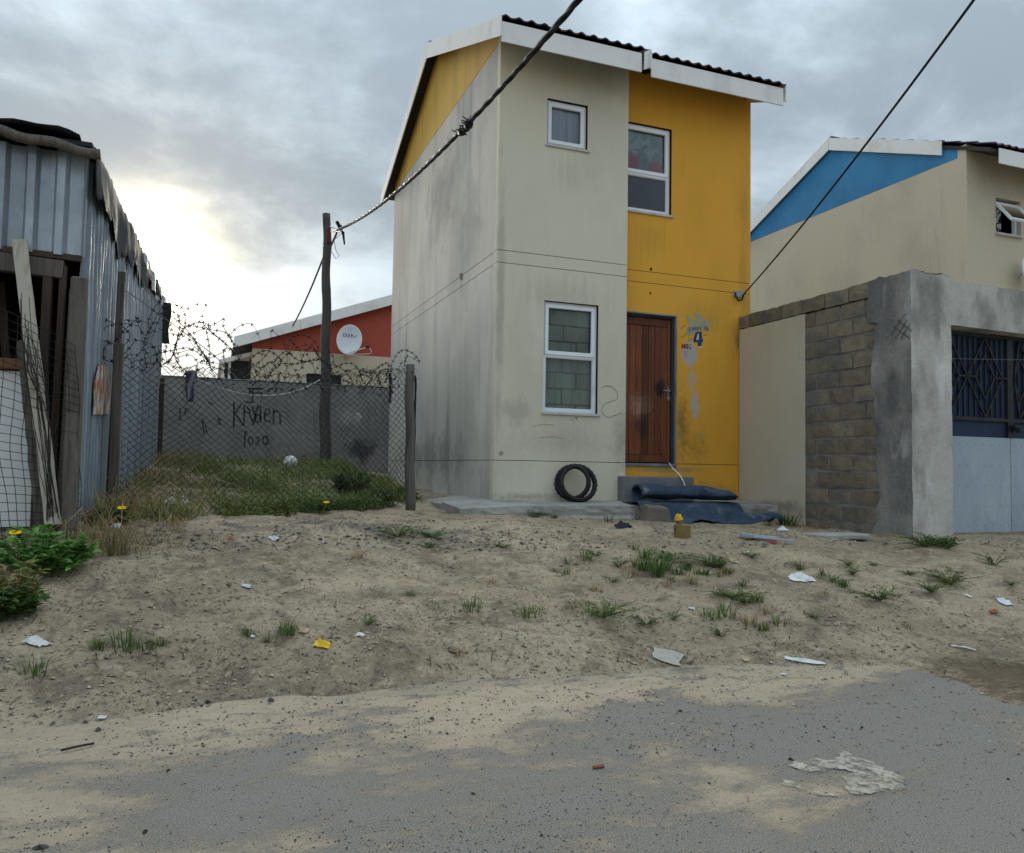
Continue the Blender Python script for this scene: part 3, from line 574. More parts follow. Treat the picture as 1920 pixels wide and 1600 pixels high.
# ---- blue house
def blue_house():
    X, Y, Z = 8.2, .13, S-.12
    h = thing('blue_gabled_house', (X, Y, Z), 'tan plastered house with blue gable beyond the block wall', 'house')
    w_ = 4.2; win = (X+.66, X+1.25, Z+4.55, Z+5.15)
    fwl = MB().wall(X, X+w_, Z-.4, Z+EAV+.18, [win], Y, Y+.16, 'x').build('front_wall', m_beige2, h)
    MB().wall(Y+.161, Y+DP, Z-.4, Z+EAV, [], X+.0025, X+.16, 'y').build('side_wall', m_beige2, h)
    MB().wall(Y+.161, Y+DP, Z-.4, Z+EAV, [], X+w_-.16, X+w_-.003, 'y').build('side_wall', m_beige2, h)
    MB().wall(X+.161, X+w_-.161, Z-.4, Z+EAV, [], Y+DP-.16, Y+DP-.003, 'x').build('rear_wall', m_beige2, h)
    for gx_ in (X+.0005, X+w_-.10): MB().prism([(gx_, Y+.161, Z+EAV+.003), (gx_, Y+DP, Z+EAV+.003), (gx_, Y+DP, Z+5.93), (gx_, Y+RY, Z+RZ-.12), (gx_, Y+.161, Z+5.95)], (.1, 0, 0)).build('gable_wall', m_blueg, h)
    MB().box((X+.17, Y+2.2, Z), (X+w_-.17, Y+2.3, Z+5.7)).build('inner_partition', m_dark, h)
    roof(h, X, Y, Z, tmB, [(-.02, w_+.15, -.46)], m_deck)
    zf = lambda y: Z+RZ-.03-PITCH*abs(y-Y-RY)
    MB().box((X+.12, Y-.49, zf(Y-.48)-.285), (X+w_, Y-.472, zf(Y-.48)-.035)).build('fascia_board', m_white, h, bevel=.003)
    for a, b in ((.42, RY-.004), (RY+.004, 2*RY+.38)): barge(X-.06, Y+a, Y+b, par=h, zz=zf)
    x0, x1, z0, z1 = win
    f = MB().wall(x0+.01, x1-.01, z0+.01, z1-.05, [(x0+.05, x1-.05, z0+.05, z1-.09)], Y+.07, Y+.13).build('window', m_upvc, h)
    MB().box((x0-.02, Y-.05, z0-.035), (x1+.02, Y+.05, z0-.002)).build('sill', m_sill, f)
    # top-hung sash propped open
    mb = MB(); mg = MB(); a = R(38); hz = z1-.06; L_ = z1-z0-.12
    T = lambda x, s, t: Vector((x, Y+.02-math.sin(a)*s+math.cos(a)*t-.0, hz-math.cos(a)*s-math.sin(a)*t))
    def bar(xa, xb, sa, sb):
        i = len(mb.v); mb.v += [T(xa, sa, 0), T(xb, sa, 0), T(xb, sb, 0), T(xa, sb, 0), T(xa, sa, .035), T(xb, sa, .035), T(xb, sb, .035), T(xa, sb, .035)]
        mb.f.extend([tuple(i+k for k in q) for q in ((0, 3, 2, 1), (4, 5, 6, 7), (0, 1, 5, 4), (1, 2, 6, 5), (2, 3, 7, 6), (3, 0, 4, 7))])
    bar(x0+.01, x0+.06, 0, L_); bar(x1-.06, x1-.01, 0, L_); bar(x0+.061, x1-.061, 0, .05); bar(x0+.061, x1-.061, L_-.05, L_)
    sh = mb.build('open_sash', m_upvc, f); mg.quad(T(x0+.06, .05, .015), T(x1-.06, .05, .015), T(x1-.06, L_-.05, .015), T(x0+.06, L_-.05, .015)).build('pane', m_glassd, f)
    MB().grid(lambda u, v: (lerp(x0+.05, x0+.30, u), Y+.16+.02*math.sin(u*24), lerp(z0, z1, v)), 24, 2).build('curtain', M('patterned_curtain', (.55, .55, .55), [((.02, .02, .02), 16, (1, 1, .6), .52, .55, 1., 2)], bump=0), f)
    # small dish seen almost edge on
    p = at(1905, 515, y=Y); d = thing('wall_dish', (p.x, Y, p.z-.25), 'small white dish seen edge-on against the tan house front', 'satellite dish')
    mb = MB(); ctr = Vector((p.x+.02, Y-.16, p.z)); nrm = Vector((.40, -.90, .1)).normalized(); ua = Vector((0, 0, 1)); ua = (ua-nrm*ua.dot(nrm)).normalized(); va = nrm.cross(ua)
    mb.grid(lambda u, v: ctr+(ua*math.cos(u*2*math.pi)*.24+va*math.sin(u*2*math.pi)*.17)*v-nrm*.04*(1-v*v), 24, 5)
    mb.build('reflector', M('white_enamel', (.78, .80, .82), rough=.4, bump=0), d, smooth=True, solid=.008, fixn=False)
    MB().tube([ctr-nrm*.05, (p.x+.06, Y-.01, p.z-.06)], .018, 6).build('wall_mount', m_metal, d)
blue_house()
# ---- red house behind
m_bar0 = M('dark_shaded_pane', (.02, .03, .03), bump=0)  # opaque dark pane; the shade inside the window is its colour
def red_house():
    Y = 12.; eL = at(443, 640, y=Y); ridge_x = 2.9; wl = at(474, 652, y=Y).x
    sl = (5.60-4.17)/(1.28-(-2.68)); ztop = lambda x: 4.19+sl*(x+2.68) if x < ridge_x else 4.19+sl*(2*ridge_x-x+2.68)
    wr = 2*ridge_x-wl; zb = 1.0; zl = 3.97
    h = thing('red_gabled_house', ((wl+wr)/2, Y, zb), 'low house with brick-red gable and white barge board behind the grey wall', 'house')
    w0 = at(575, 700, y=Y); w1_ = at(640, 724, y=Y)
    MB().wall(wl, wr, zb, zl, [(w0.x, w1_.x, w1_.z-.5, w0.z)], Y, Y+.2, 'x').build('gable_end_wall', m_beige2, h)
    MB().prism([(wl, Y, zl+.003), (wr, Y, zl+.003), (wr, Y, ztop(wr)-.12), (ridge_x, Y, ztop(ridge_x)-.12), (wl, Y, ztop(wl)-.12)], (0, .2, 0)).build('gable_wall', m_red, h)
    f = MB().wall(w0.x+.01, w1_.x-.01, w1_.z-.49, w0.z-.01, [(w0.x+.06, w1_.x-.06, w1_.z-.44, w0.z-.06)], Y+.05, Y+.1).build('window', m_dark, h)
    MB().box((w0.x, Y+.07, w1_.z-.5), (w1_.x, Y+.08, w0.z)).build('pane', m_bar0, f)
    MB().wall(Y+.2, Y+8, zb, zl, [], wl, wl+.2, 'y').build('side_wall', m_beige2, h); MB().wall(Y+.2, Y+8, zb, zl, [], wr-.2, wr, 'y').build('side_wall', m_beige2, h)
    MB().wall(wl+.2, wr-.2, zb, zl, [], Y+7.8, Y+8, 'x').build('rear_wall', m_beige2, h)
    xl, xr = -2.72, 2*ridge_x+2.72
    mb = MB(); mb.prism([(xl, Y-.25, ztop(xl)), (ridge_x, Y-.25, ztop(ridge_x)), (xr, Y-.25, ztop(xr)), (xr, Y-.25, ztop(xr)-.1), (ridge_x, Y-.25, ztop(ridge_x)-.1), (xl, Y-.25, ztop(xl)-.1)], (0, 8.5, 0)); mb.build('roof', m_deck, h)
    xm = at(562, 608, y=Y).x
    for a, b in ((xl-.02, xm-.004), (xm+.004, ridge_x-.003), (ridge_x+.003, xr)):
        MB().prism([(a, Y-.275, ztop(a)+.03), (b, Y-.275, ztop(b)+.03), (b, Y-.275, ztop(b)-.25), (a, Y-.275, ztop(a)-.25)], (0, .02, 0)).build('barge_board', m_white, h, bevel=.003)
    # darker lean-to against its flank
    a = at(418, 672, y=Y+1); c = at(470, 705, y=Y+1)
    MB().prism([(a.x-.1, Y+.5, a.z-.1), (wl-.005, Y+.5, a.z+.15), (wl-.005, Y+.5, a.z+.05), (a.x-.1, Y+.5, a.z-.22)], (0, 4, 0)).build('lean_to_roof', m_white, h)
    MB().box((a.x+.05, Y+.8, zb), (wl-.006, Y+.85, a.z-.06)).build('lean_to_shade', M('porch_shade_dark', (.03, .035, .04), bump=.1), h)  # dark sheet stands in for the shade inside the lean-to
    for x in (a.x+.0, a.x+.16): MB().beam((x, Y+.6, zb), (x, Y+.6, a.z-.15), .06, .06).build('lean_to_post', m_white, h)
    # dish
    c = at(655, 637, y=Y-.45); d = thing('satellite_dish', (c.x, Y-.02, c.z-.45), 'pale grey oval satellite dish with blue lettering on the red gable', 'satellite dish')
    m_dish = M('pale_grey_enamel', (.55, .58, .61), [((.45, .47, .49), 3, (1, 1, 1), .5, .7, .4)], rough=.45, bump=0)
    nrm = Vector((-.18, -.95, .22)).normalized(); ua = Vector((.10, 0, 1)); ua = (ua-nrm*ua.dot(nrm)).normalized(); va = ua.cross(nrm)
    cup = lambda rr: -nrm*(.09*(1-rr*rr))
    rx, rz_ = .315, .41
    MB().grid(lambda u, v: c+(ua*math.cos(u*2*math.pi)*rz_+va*math.sin(u*2*math.pi)*rx)*v+cup(v), 36, 8).build('reflector', m_dish, d, smooth=True, solid=.012, fixn=False)
    MB().tube([c+ua*math.cos(t/36*2*math.pi)*rz_+va*math.sin(t/36*2*math.pi)*rx for t in range(37)], .011, 5, False).build('rim', m_white, d, smooth=True)
    lnb = c+nrm*.42-ua*.30+va*.50
    MB().tube([c-ua*rz_*.96, lnb], .014, 6).build('feed_arm', m_metal, d); MB().tube([lnb-va*.04, lnb+va*.05+nrm*.03], .032, 8).build('receiver', m_black, d)
    MB().tube([lnb+va*.05, lnb+va*.12-ua*.10, lnb+va*.10-ua*.17, c-ua*.42], .006, 5).build('lead', m_white, d)
    MB().beam(c-nrm*.10-ua*.30, (c.x, Y-.001, c.z-.38), .12, .16).build('wall_mount', m_metal, d)
    txt = MB(); Q = lambda a, b: c+va*a+ua*b+cup(math.hypot(a/rx, b/rz_))+nrm*.012
    s_ = .060; x = -.165; bl = .095
    def st(pl, w=.016):
        pr_ = None
        for k, (a, b) in enumerate(pl):
            d0 = Vector((pl[min(k+1, len(pl)-1)][0]-pl[max(k-1, 0)][0], pl[min(k+1, len(pl)-1)][1]-pl[max(k-1, 0)][1])).normalized(); nn = Vector((-d0.y, d0.x))*w/2
            q1, q2 = Q(a-nn.x, b-nn.y), Q(a+nn.x, b+nn.y)
            if pr_: txt.quad(pr_[0], pr_[1], q2, q1)
            pr_ = (q1, q2)
    st([(x, bl), (x, bl+.075)]); st([(x+.02, bl+.078)]+[(x+.025+.05*math.sin(R(t)), bl+.0375+.040*math.cos(R(t))) for t in range(0, 181, 30)]+[(x-.008, bl-.003)])
    x += .10; st([(x+.06, bl+.07), (x+.03, bl+.078), (x+.01, bl+.06), (x+.03, bl+.042), (x+.055, bl+.028), (x+.04, bl+.003), (x, bl+.004)])
    x += .085; st([(x+.02, bl+.095), (x+.02, bl+.02), (x+.045, bl)]); st([(x, bl+.062), (x+.05, bl+.062)])
    x += .065; st([(x, bl+.062), (x+.035, bl+.005), (x+.085, bl+.066)])
    txt.build('lettering', M('deep_blue_print', (.015, .03, .22), bump=0), d, fixn=False)
red_house()
# ---- grey boundary wall behind the plot
YB = 7.0
m_bwall = M('raw_grey_wall', (.27, .27, .265), [((.19, .19, .19), .9, (1, 1, 1), .40, .66, .8), ((.35, .35, .34), 3.5, (1, 1, .6), .52, .74, .6), ((.10, .10, .10), 5, (1, 1, .25), .62, .8, .6)], bump=.35, bscale=40,
    blobs=[((-.35, YB, 1.35), (.5, .4, .4), (.04, .042, .04), .85, 5, .2, .8), ((-.6, YB, 2.0), (.5, .4, .3), (.44, .45, .44), .6, 4, .2, .9)])
bw = thing('boundary_wall', (0, YB, .9), 'rough grey concrete boundary wall with scrawled writing behind the fence', 'wall')
bwp = MB().wall(-9., 6.5, .8, 2.64, [], YB, YB+.16, 'x').build('wall_face', m_bwall, bw, bevel=.01)
MB().box((-9, YB-.012, 2.641), (6.5, YB+.172, 2.665)).build('coping', m_bwall, bw, bevel=.005)
Z4 = dict(sc=4., ox=300, oy=680); BP = ('y', YB)
strokes('scrawled_writing', [[(553, 300), (556, 390), (552, 490)], [(612, 305), (565, 385), (628, 475)], [(632, 318), (630, 470)], [(632, 372), (665, 372), (700, 455)], [(650, 330), (680, 375)], [(690, 330), (712, 395)], [(738, 322), (712, 395), (700, 470)], [(752, 325), (755, 450)], arc(735, 420, 22, 30, 0, 360, 10), [(785, 390), (822, 385), (818, 345), (795, 350), (782, 400), (790, 438), (830, 440)], [(850, 350), (852, 465)], [(852, 375), (880, 360), (900, 385), (903, 460)]], .034, m_pblack, bwp, BP, **Z4)
strokes('scrawled_writing', [[(640, 520), (632, 640)], [(632, 520), (655, 520)], arc(680, 585, 18, 28, 0, 360, 10), [(715, 565), (740, 560), (742, 585), (715, 615), (750, 610)], arc(790, 582, 20, 30, 0, 360, 10)], .030, m_pblack, bwp, BP, **Z4)
strokes('scrawled_writing', [[(640, 230), (770, 228)], [(660, 195), (770, 195)], [(700, 190), (690, 300)], [(625, 295), (700, 300)], [(760, 235), (765, 270)]], .026, m_pblack, bwp, BP, **Z4)
strokes('scribble', [[(150, 340), (152, 440)], [(185, 390), (195, 345), (215, 350)], [(318, 420), (322, 470), (330, 540)], [(305, 445), (340, 450)], [(340, 470), (350, 535)], [(360, 300), (400, 310)], [(425, 470), (445, 410), (450, 470)], [(430, 420), (465, 430)]], .024, m_pblack, bwp, BP, **Z4)
fill('pale_smudge', [[(1462, 380), (1480, 372), (1512, 400), (1505, 425), (1485, 415)]], m_ppale, bwp, BP, **Z4)
# ---- block wall, pillar and gate on the right
XW = 3.75; YC = -2.806
m_block = M('tan_cement_block', (.215, .175, .122), [((.12, .108, .09), 7, (1, 1, 1), .42, .7, .75), ((.27, .225, .16), 14, (1, 1, 1), .54, .74, .6), ((.13, .13, .125), 2.2, (1, 1, 1), .5, .66, .8)], bump=.7, bscale=60, rnd=.4)
m_mortw = M('grey_smeared_mortar', (.215, .208, .195), [((.075, .073, .07), 3, (1, 1, 1), .42, .68, .8), ((.22, .215, .205), 6, (1, 1, 1), .56, .74, .7)], bump=.7, bscale=35,
    blobs=[((XW, -1.6, .75), (.3, .5, .4), (.055, .055, .054), .7, 4, .2, .9), ((XW, -1.7, .6), (.3, .4, .3), (.26, .26, .25), .6, 7, .3, .8)])
m_plas = M('rough_grey_plaster', (.27, .258, .238), [((.13, .128, .122), 1.8, (1, 1, .55), .42, .64, .85), ((.42, .415, .40), 3.4, (1, 1, .35), .54, .70, .85), ((.095, .09, .085), 9, (1, 1, .7), .62, .78, .6)], bump=.6, bscale=28,
    blobs=[((XW, -2.55, 1.9), (.3, .18, .5), (.10, .098, .095), .7, 5, .2, .8)])
m_pil = M('pale_pillar_plaster', (.45, .43, .39), [((.17, .163, .15), 1.7, (1, 1, .5), .42, .64, .85), ((.62, .605, .58), 3., (1, 1, .3), .52, .70, .8), ((.13, .128, .122), 11, (1, 1, .6), .64, .8, .55)], bump=.45, bscale=30)
NW = thing('block_boundary_wall', (XW+.1, -1.3, .3), 'part painted, part bare block wall with plastered gate pillar beside the yellow house', 'wall')
zt = 3.06
MB().wall(-1.15, .175, .25, zt, [], XW+.0, XW+.2, 'y').build('painted_panel', M('tan_painted_plaster', (.53, .475, .37), [((.44, .39, .30), 1.2, (1, 1, .7), .42, .7, .7), ((.26, .23, .18), 7, STK, .6, .8, .45), ((.16, .14, .11), 40, (1, 1, 1), .70, .76, .7, 3)], bump=.12, bscale=60,
    blobs=[((XW, -.6, .58), (.3, .9, .16), (.16, .14, .11), .6, 6, .2, .8)]), NW, bevel=.006)
mb = MB(); mb.grid(lambda u, v: (XW+.012+.006*mn.noise((lerp(-2.8, -1.15, u)*5, lerp(.2, 3.05, v)*5, 3)), lerp(-2.80, -1.152, u), lerp(.2, 3.03, v)), 50, 80)
mb.box((XW+.03, -2.80, .2), (XW+.2, -1.152, 3.03)); mb.build('mortar_core', m_mortw, NW, fixn=False, smooth=False)
def rough_block(y0, y1, z0, z1, x0, x1, par, rv=.0035):
    mb = MB(); n_ = 4
    j = lambda: random.uniform(-rv, rv)
    prof = [[Vector((x0+(.004 if a in (0, n_) or b in (0, 3) else 0)+j()*.5, lerp(y0, y1, a/n_)+(j() if 1 else 0), lerp(z0, z1, b/3)+j())) for b in range(4)] for a in range(n_+1)]
    i = len(mb.v)
    for a in range(n_+1): mb.v += prof[a]
    for a in range(n_):
        for b in range(3): mb.f.append((i+a*4+b, i+(a+1)*4+b, i+(a+1)*4+b+1, i+a*4+b+1))
    ring = [(a, 0) for a in range(n_+1)]+[(n_, b) for b in range(1, 4)]+[(a, 3) for a in range(n_-1, -1, -1)]+[(0, b) for b in (2, 1)]
    k = len(mb.v); mb.v += [Vector((x1, prof[a][b].y, prof[a][b].z)) for a, b in ring]; m_ = len(ring)
    for t in range(m_):
        a, b = ring[t]; c, d = ring[(t+1) % m_]; mb.f.append((i+a*4+b, k+t, k+(t+1) % m_, i+c*4+d))
    mb.f.append(tuple(range(k, k+m_)))
    return mb.build('block', m_block, par)
random.seed(11)
for r_ in range(14):                                    # bare blocks between the painted panel and the plaster
    z0 = .27+r_*.2; y = -1.165-(.2 if r_ % 2 else 0)
    segs = []
    if r_ % 2: segs.append((-1.165, -1.345)); y = -1.36
    while y > -2.55:
        y1 = max(y-.385, -2.6); segs.append((y, y1)); y -= .40
    for a, b in segs:
        if a-b < .08: continue
        sink = .004 if r_ > 4 else random.choice((.006, .009, .012))
        rough_block(b+.006, a-.006, z0+.010, z0+.180, XW+sink-.004, XW+.035, NW)
y = .10; k = 0
for a, b in ((.165, -.04), (-.06, -.33), (-.345, -.72), (-.735, -1.10), (-1.115, -1.50), (-1.515, -1.90), (-1.915, -2.30)):   # top course
    dz = .02*mn.noise((a*3, 1, 1)); rough_block(b, a, zt+.012, zt+.185+dz, XW-.005, XW+.2, NW, .008)
rng_ = random.Random(3)
def plaster_y(z): return -2.30-.16*cl01((z-1.2)/1.8)*0+.07*mn.noise((z*2.1, 5, 5))+.035*mn.noise((z*7., 2, 5))-.05*math.sin(z*2.1)+(.12 if z > 2.75 else 0)+.10*cl01((1.1-z)/.8)
mb = MB()
NU, NV = 26, 110
mb.grid(lambda u, v: (XW-.002-.020*min(1, u*6+.1)-.008*mn.noise((lerp(0, 1, u)*4, v*17, 1))-.004*mn.noise((u*16, v*60, 4)), lerp(plaster_y(lerp(.2, 3.24, v)), YC, u), lerp(.2, 3.245+.03*mn.noise((u*5, 3, 3)), v)), NU, NV)
mb.grid(lambda u, v: (lerp(XW+.02, XW-.0035, v), plaster_y(lerp(.2, 3.24, u))+.004*v, lerp(.2, 3.24, u)), NV, 1)
mb.build('plaster_coat', m_plas, NW, fixn=False)
PX1 = 4.315
mb = MB()
mb.grid(lambda u, v: (lerp(XW-.022, PX1, u)+(.010*mn.noise((v*9, 2, u*3)) if u in (0, 1) else 0), YC-.006*mn.noise((u*4, v*18, 2))-.003*mn.noise((u*20, v*70, 7)), lerp(.2, 3.245+.025*mn.noise((u*4, 8, 3)), v)), 20, 100)
mb.grid(lambda u, v: (PX1+.010*mn.noise((v*9, 2, 3)), lerp(YC, YC+.42, u), lerp(.2, 3.22, v)), 4, 60)
mb.grid(lambda u, v: (lerp(XW-.022, PX1, u)+.004, lerp(YC-.003, YC+.55, v), 3.225+.03*mn.noise((u*6, v*6, 5))+.02*(1-v)), 16, 12)
mb.box((XW+.02, YC+.02, .2), (PX1-.02, YC+.40, 3.2))
mb.build('gate_pillar', m_pil, NW, fixn=False)
mb = MB()
mb.grid(lambda u, v: (lerp(PX1+.008, 8.0, u), YC+.012-.005*mn.noise((u*22, v*4, 6)), lerp(2.70-.012*u*4, 3.19+.02*mn.noise((u*30, 3, 1)), v)), 70, 12)
mb.grid(lambda u, v: (lerp(PX1+.008, 8.0, u), lerp(YC+.012, YC+.25, v), 2.70-.012*u*4), 70, 2)
mb.grid(lambda u, v: (lerp(PX1+.008, 8.0, u), lerp(YC+.012, YC+.25, v), 3.19+.02*mn.noise((u*30, 3, 1))), 70, 3)
mb.build('gate_lintel', m_pil, NW, fixn=False)
strokes('trowel_scratch', [[(1672, 628), (1690, 600), (1700, 588)], [(1680, 635), (1702, 600)], [(1690, 636), (1708, 606)], [(1676, 612), (1706, 634)], [(1684, 600), (1712, 622)]], .010, M('dark_scratch', (.085, .08, .078), bump=0), NW, ('x', XW-.022), off=.012)
# gate
m_gblue = M('navy_gate_sheet', (.006, .020, .052), [((.012, .032, .075), 3, (1, 1, .4), .5, .72, .6)], rough=.6, bump=.05)
m_bar = M('dark_gate_bar', (.016, .017, .020), [((.04, .03, .025), 20, (1, 1, 1), .6, .75, .5)], rough=.55, bump=.05)
m_galv = M('galvanised_sheet', (.33, .38, .43), [((.24, .28, .33), 1.6, (1, 1, .35), .42, .66, .7), ((.44, .48, .52), 3, (1, 1, .3), .54, .74, .6), ((.15, .16, .18), 12, (1, 1, .4), .66, .8, .5)], rough=.5, metal=.25, bump=.08, bscale=10)
def gate_leaf(x0, x1, label):
    yg = YC+.20; zb, z1, z2, zt_ = .40, 1.485, 1.69, 2.68
    t = thing('metal_gate', ((x0+x1)/2, yg, zb), label, 'gate', 'gate leaves under the lintel')
    MB().box((x0+.01, yg+.012, zb), (x1-.01, yg+.016, zt_)).build('blue_sheet', m_gblue, t)
    MB().box((x0+.004, yg-.004, zb), (x1-.004, yg+.010, z1)).build('lower_sheet', m_galv, t)
    for rz_ in (.5, .72, .95, 1.18, 1.42):
        mb = MB()
        for k in range(9): mb.tube([(x0+.05+k*(x1-x0-.1)/8, yg-.004, zb+rz_-.42), (x0+.05+k*(x1-x0-.1)/8, yg-.010, zb+rz_-.42)], .006, 6)
        mb.build('rivet_row', m_galv, t)
    fr = MB()
    for a, b in (((x0, z2), (x1, z2)), ((x0, zt_-.02), (x1, zt_-.02))): fr.box((a[0], yg-.018, a[1]-.02), (b[0], yg+.011, b[1]+.02))
    for x in (x0, x1-.045): fr.box((x, yg-.016, z2+.021), (x+.045, yg+.011, zt_-.041))
    for x in (x0, x1-.045): fr.box((x, yg-.016, z1+.002), (x+.045, yg+.011, z2-.021))
    fr.build('grille_frame', m_bar, t)
    xa, xb, za, zb2 = x0+.05, x1-.05, z2+.03, zt_-.05
    for k in range(13):
        x = lerp(xa, xb, k/12); MB().box((x-.006, yg-.008, za), (x+.006, yg+.006, zb2)).build('bar', m_bar, t)
    zm = (za+zb2)/2; wq = (xb-xa)/4
    for cx in (xa+wq*.35, xa+wq*2.55):
        for s_ in (1., .55):
            hw, hh = wq*1.12*s_, (zb2-za)/2*s_
            for p, q in (((cx, zm+hh), (cx+hw, zm)), ((cx+hw, zm), (cx, zm-hh)), ((cx, zm-hh), (max(cx-hw, xa), zm)), ((max(cx-hw, xa), zm), (cx, zm+hh))):
                MB().beam((p[0], yg-.018, p[1]), (q[0], yg-.018, q[1]), .016, .016, (0, 1, 0)).build('diamond_bar', m_bar, t)
    for x in (xa+wq*1.45, xb-.1): MB().box((x-.12, yg-.026, zm-.008), (x+.12, yg-.012, zm+.008)).build('cross_bar', m_bar, t)
    return t
gate_leaf(PX1+.03, 5.468, 'navy and galvanised metal gate leaf with diamond grille beside the plastered pillar')
gate_leaf(5.47, 6.65, 'navy and galvanised metal gate leaf hung beyond the first leaf')
mb = MB().tube([(5.46, YC+.16, 1.62), (5.5, YC+.12, 1.60), (5.56, YC+.16, 1.58)], .035, 8); tag(mb.build('padlock', m_black, smooth=True), 'black padlock and chain closing the two gate leaves', 'padlock')
# ---------------------------------------------------------------- timber pole and overhead cables
m_pole = M('weathered_pole', (.085, .076, .072), [((.045, .04, .038), 6, (4, 4, .25), .42, .7, .7), ((.15, .14, .135), 8, (5, 5, .2), .54, .75, .6)], bump=.4, bscale=14, bstretch=(4, 4, .3))
def pole():
    b = Vector((-1.15, 6.4, 1.0)); tp = at(613, 401, y=6.4)
    t = thing('utility_pole', b, 'knotty dark timber utility pole standing in front of the grey wall', 'pole')
    n_ = 46; pts = [b.lerp(tp, i/n_)+Vector((.012*math.sin(i*.5), .01*math.cos(i*.7), 0)) for i in range(n_+1)]
    MB().tube(pts, lambda k: lerp(.108, .074, k)*(1+.07*max(0, math.sin(k*38))**6+.04*mn.noise((k*20, 2, 2))), 14).build('shaft', m_pole, t, smooth=True)
    a = tp-Vector((0, 0, .26))
    MB().tube([a+Vector((.05, -.05, 0)), a+Vector((.30, -.06, -.06)), a+Vector((.33, -.07, -.08))], .012, 6).build('hook', m_metal, t)
    MB().tube([a+Vector((.05, -.05, -.1)), a+Vector((.30, -.06, -.08))], .009, 6).build('hook_stay', m_metal, t)
    p = a+Vector((.32, -.08, -.08)); q = at(634, 431, y=6.2)
    MB().tube([p, p+Vector((.02, -.02, -.25)), q+Vector((.05, 0, .10)), q], .016, 6).build('tension_link', m_cable, t)
    MB().tube([q+Vector((-.03, 0, .16)), q+Vector((.05, 0, .02))], .035, 7).build('clamp', m_cable, t)
    MB().tube([a+Vector((.3, -.08, -.1)), at(626, 450, y=6.2), at(630, 470, y=6.2), at(636, 480, y=6.2), at(630, 486, y=6.2), at(619, 468, y=6.25)], .006, 5).build('loose_lead', m_cablel, t)
    MB().box(at(616, 440, y=6.3)-Vector((.03, .03, .16)), at(616, 440, y=6.3)+Vector((.03, .03, .10))).build('red_marker', M('faded_red_plate', (.16, .03, .025), bump=0), t)
    return q
qp = pole()
def cable_pts(p, q, sag, n_=80, ext=0.):
    p, q = Vector(p), Vector(q); return [p.lerp(q, i/n_*(1+ext))-Vector((0, 0, 4*sag*(i/n_*(1+ext))*(1-i/n_*(1+ext)))) for i in range(n_+1)]
P1 = at(1085, 0, d=5.7); P0 = at(630, 432, y=6.25)
line = cable_pts(P0, P1, .27, 260, .35)
tw = thing('overhead_cable', P0, 'thick black twisted overhead cable running from the timber pole up past the house corner', 'cable')
for s_ in range(3):
    pts = []
    for i, p in enumerate(line):
        a = i*.42+s_*2.094; d = (line[min(i+1, len(line)-1)]-line[max(i-1, 0)]).normalized(); u = d.orthogonal().normalized(); v = d.cross(u)
        pts.append(p+u*(.0135*math.cos(a))+v*(.0135*math.sin(a)))
    MB().tube(pts, .0125, 6).build('cable_strand', m_cable, tw, smooth=True)
def knot():
    best = min(line, key=lambda p: (Vector(((p-CAM).dot(rt)/(p-CAM).dot(fw)*FPX+960, 800-(p-CAM).dot(up)/(p-CAM).dot(fw)*FPX))-Vector((871, 238))).length)
    i = line.index(best); d = (line[i+1]-line[i-1]).normalized(); mb = MB(); u = d.orthogonal().normalized(); v = d.cross(u)
    rr = random.Random(4)
    for k in range(3):
        c = best+d*(k-1)*.11+u*rr.uniform(-.02, .02)
        mb.tube([c-d*.07, c-d*.05+v*.01, c+v*.012, c+d*.05, c+d*.075], lambda q: .018+.030*math.sin(math.pi*min(1, max(0, q))), 8)
    for k in range(16):
        c = best+d*rr.uniform(-.2, .22); e = (u*rr.uniform(-1, 1)+v*rr.uniform(-1, 1)).normalized()
        mb.tube([c, c+e*.05, c+e*rr.uniform(.06, .09)+d*rr.uniform(-.02, .02)], .006, 4)
    mb.build('taped_joint', m_cable, tw, kind='stuff')
knot()
MB().tube(cable_pts(at(606, 483, y=6.3), at(548, 612, y=11.7), .05, 20), .022, 6)
c2 = MB().tube(cable_pts(at(632, 436, y=6.25), at(612, 478, y=6.38), .01, 8)+cable_pts(at(606, 484, y=6.4), at(549, 611, y=11.7), .08, 30), .020, 6).build('service_cable', m_cablel, smooth=True)
tag(c2, 'grey service cable dropping from the pole to the red house roof', 'cable')
pa = Vector((hp.x+.08, REC-.06, hp.z+.03)); pb = at(1826, 0, d=5.4)
c3 = MB().tube(cable_pts(pa, pb, .07, 60, .3), .0105, 6).build('service_cable', m_cable, smooth=True)
tag(c3, 'single black service cable rising from the bracket on the yellow wall', 'cable')
m_wireg0 = M('dull_wire', (.16, .17, .18), bump=0)
w3 = MB().tube(cable_pts(at(1785, 673, y=YC-.05), at(2000, 676, y=YC-.05), .0, 10), .002, 5).build('wire', m_wireg0); tag(w3, 'thin taut wire stretched across the gate opening', 'wire')
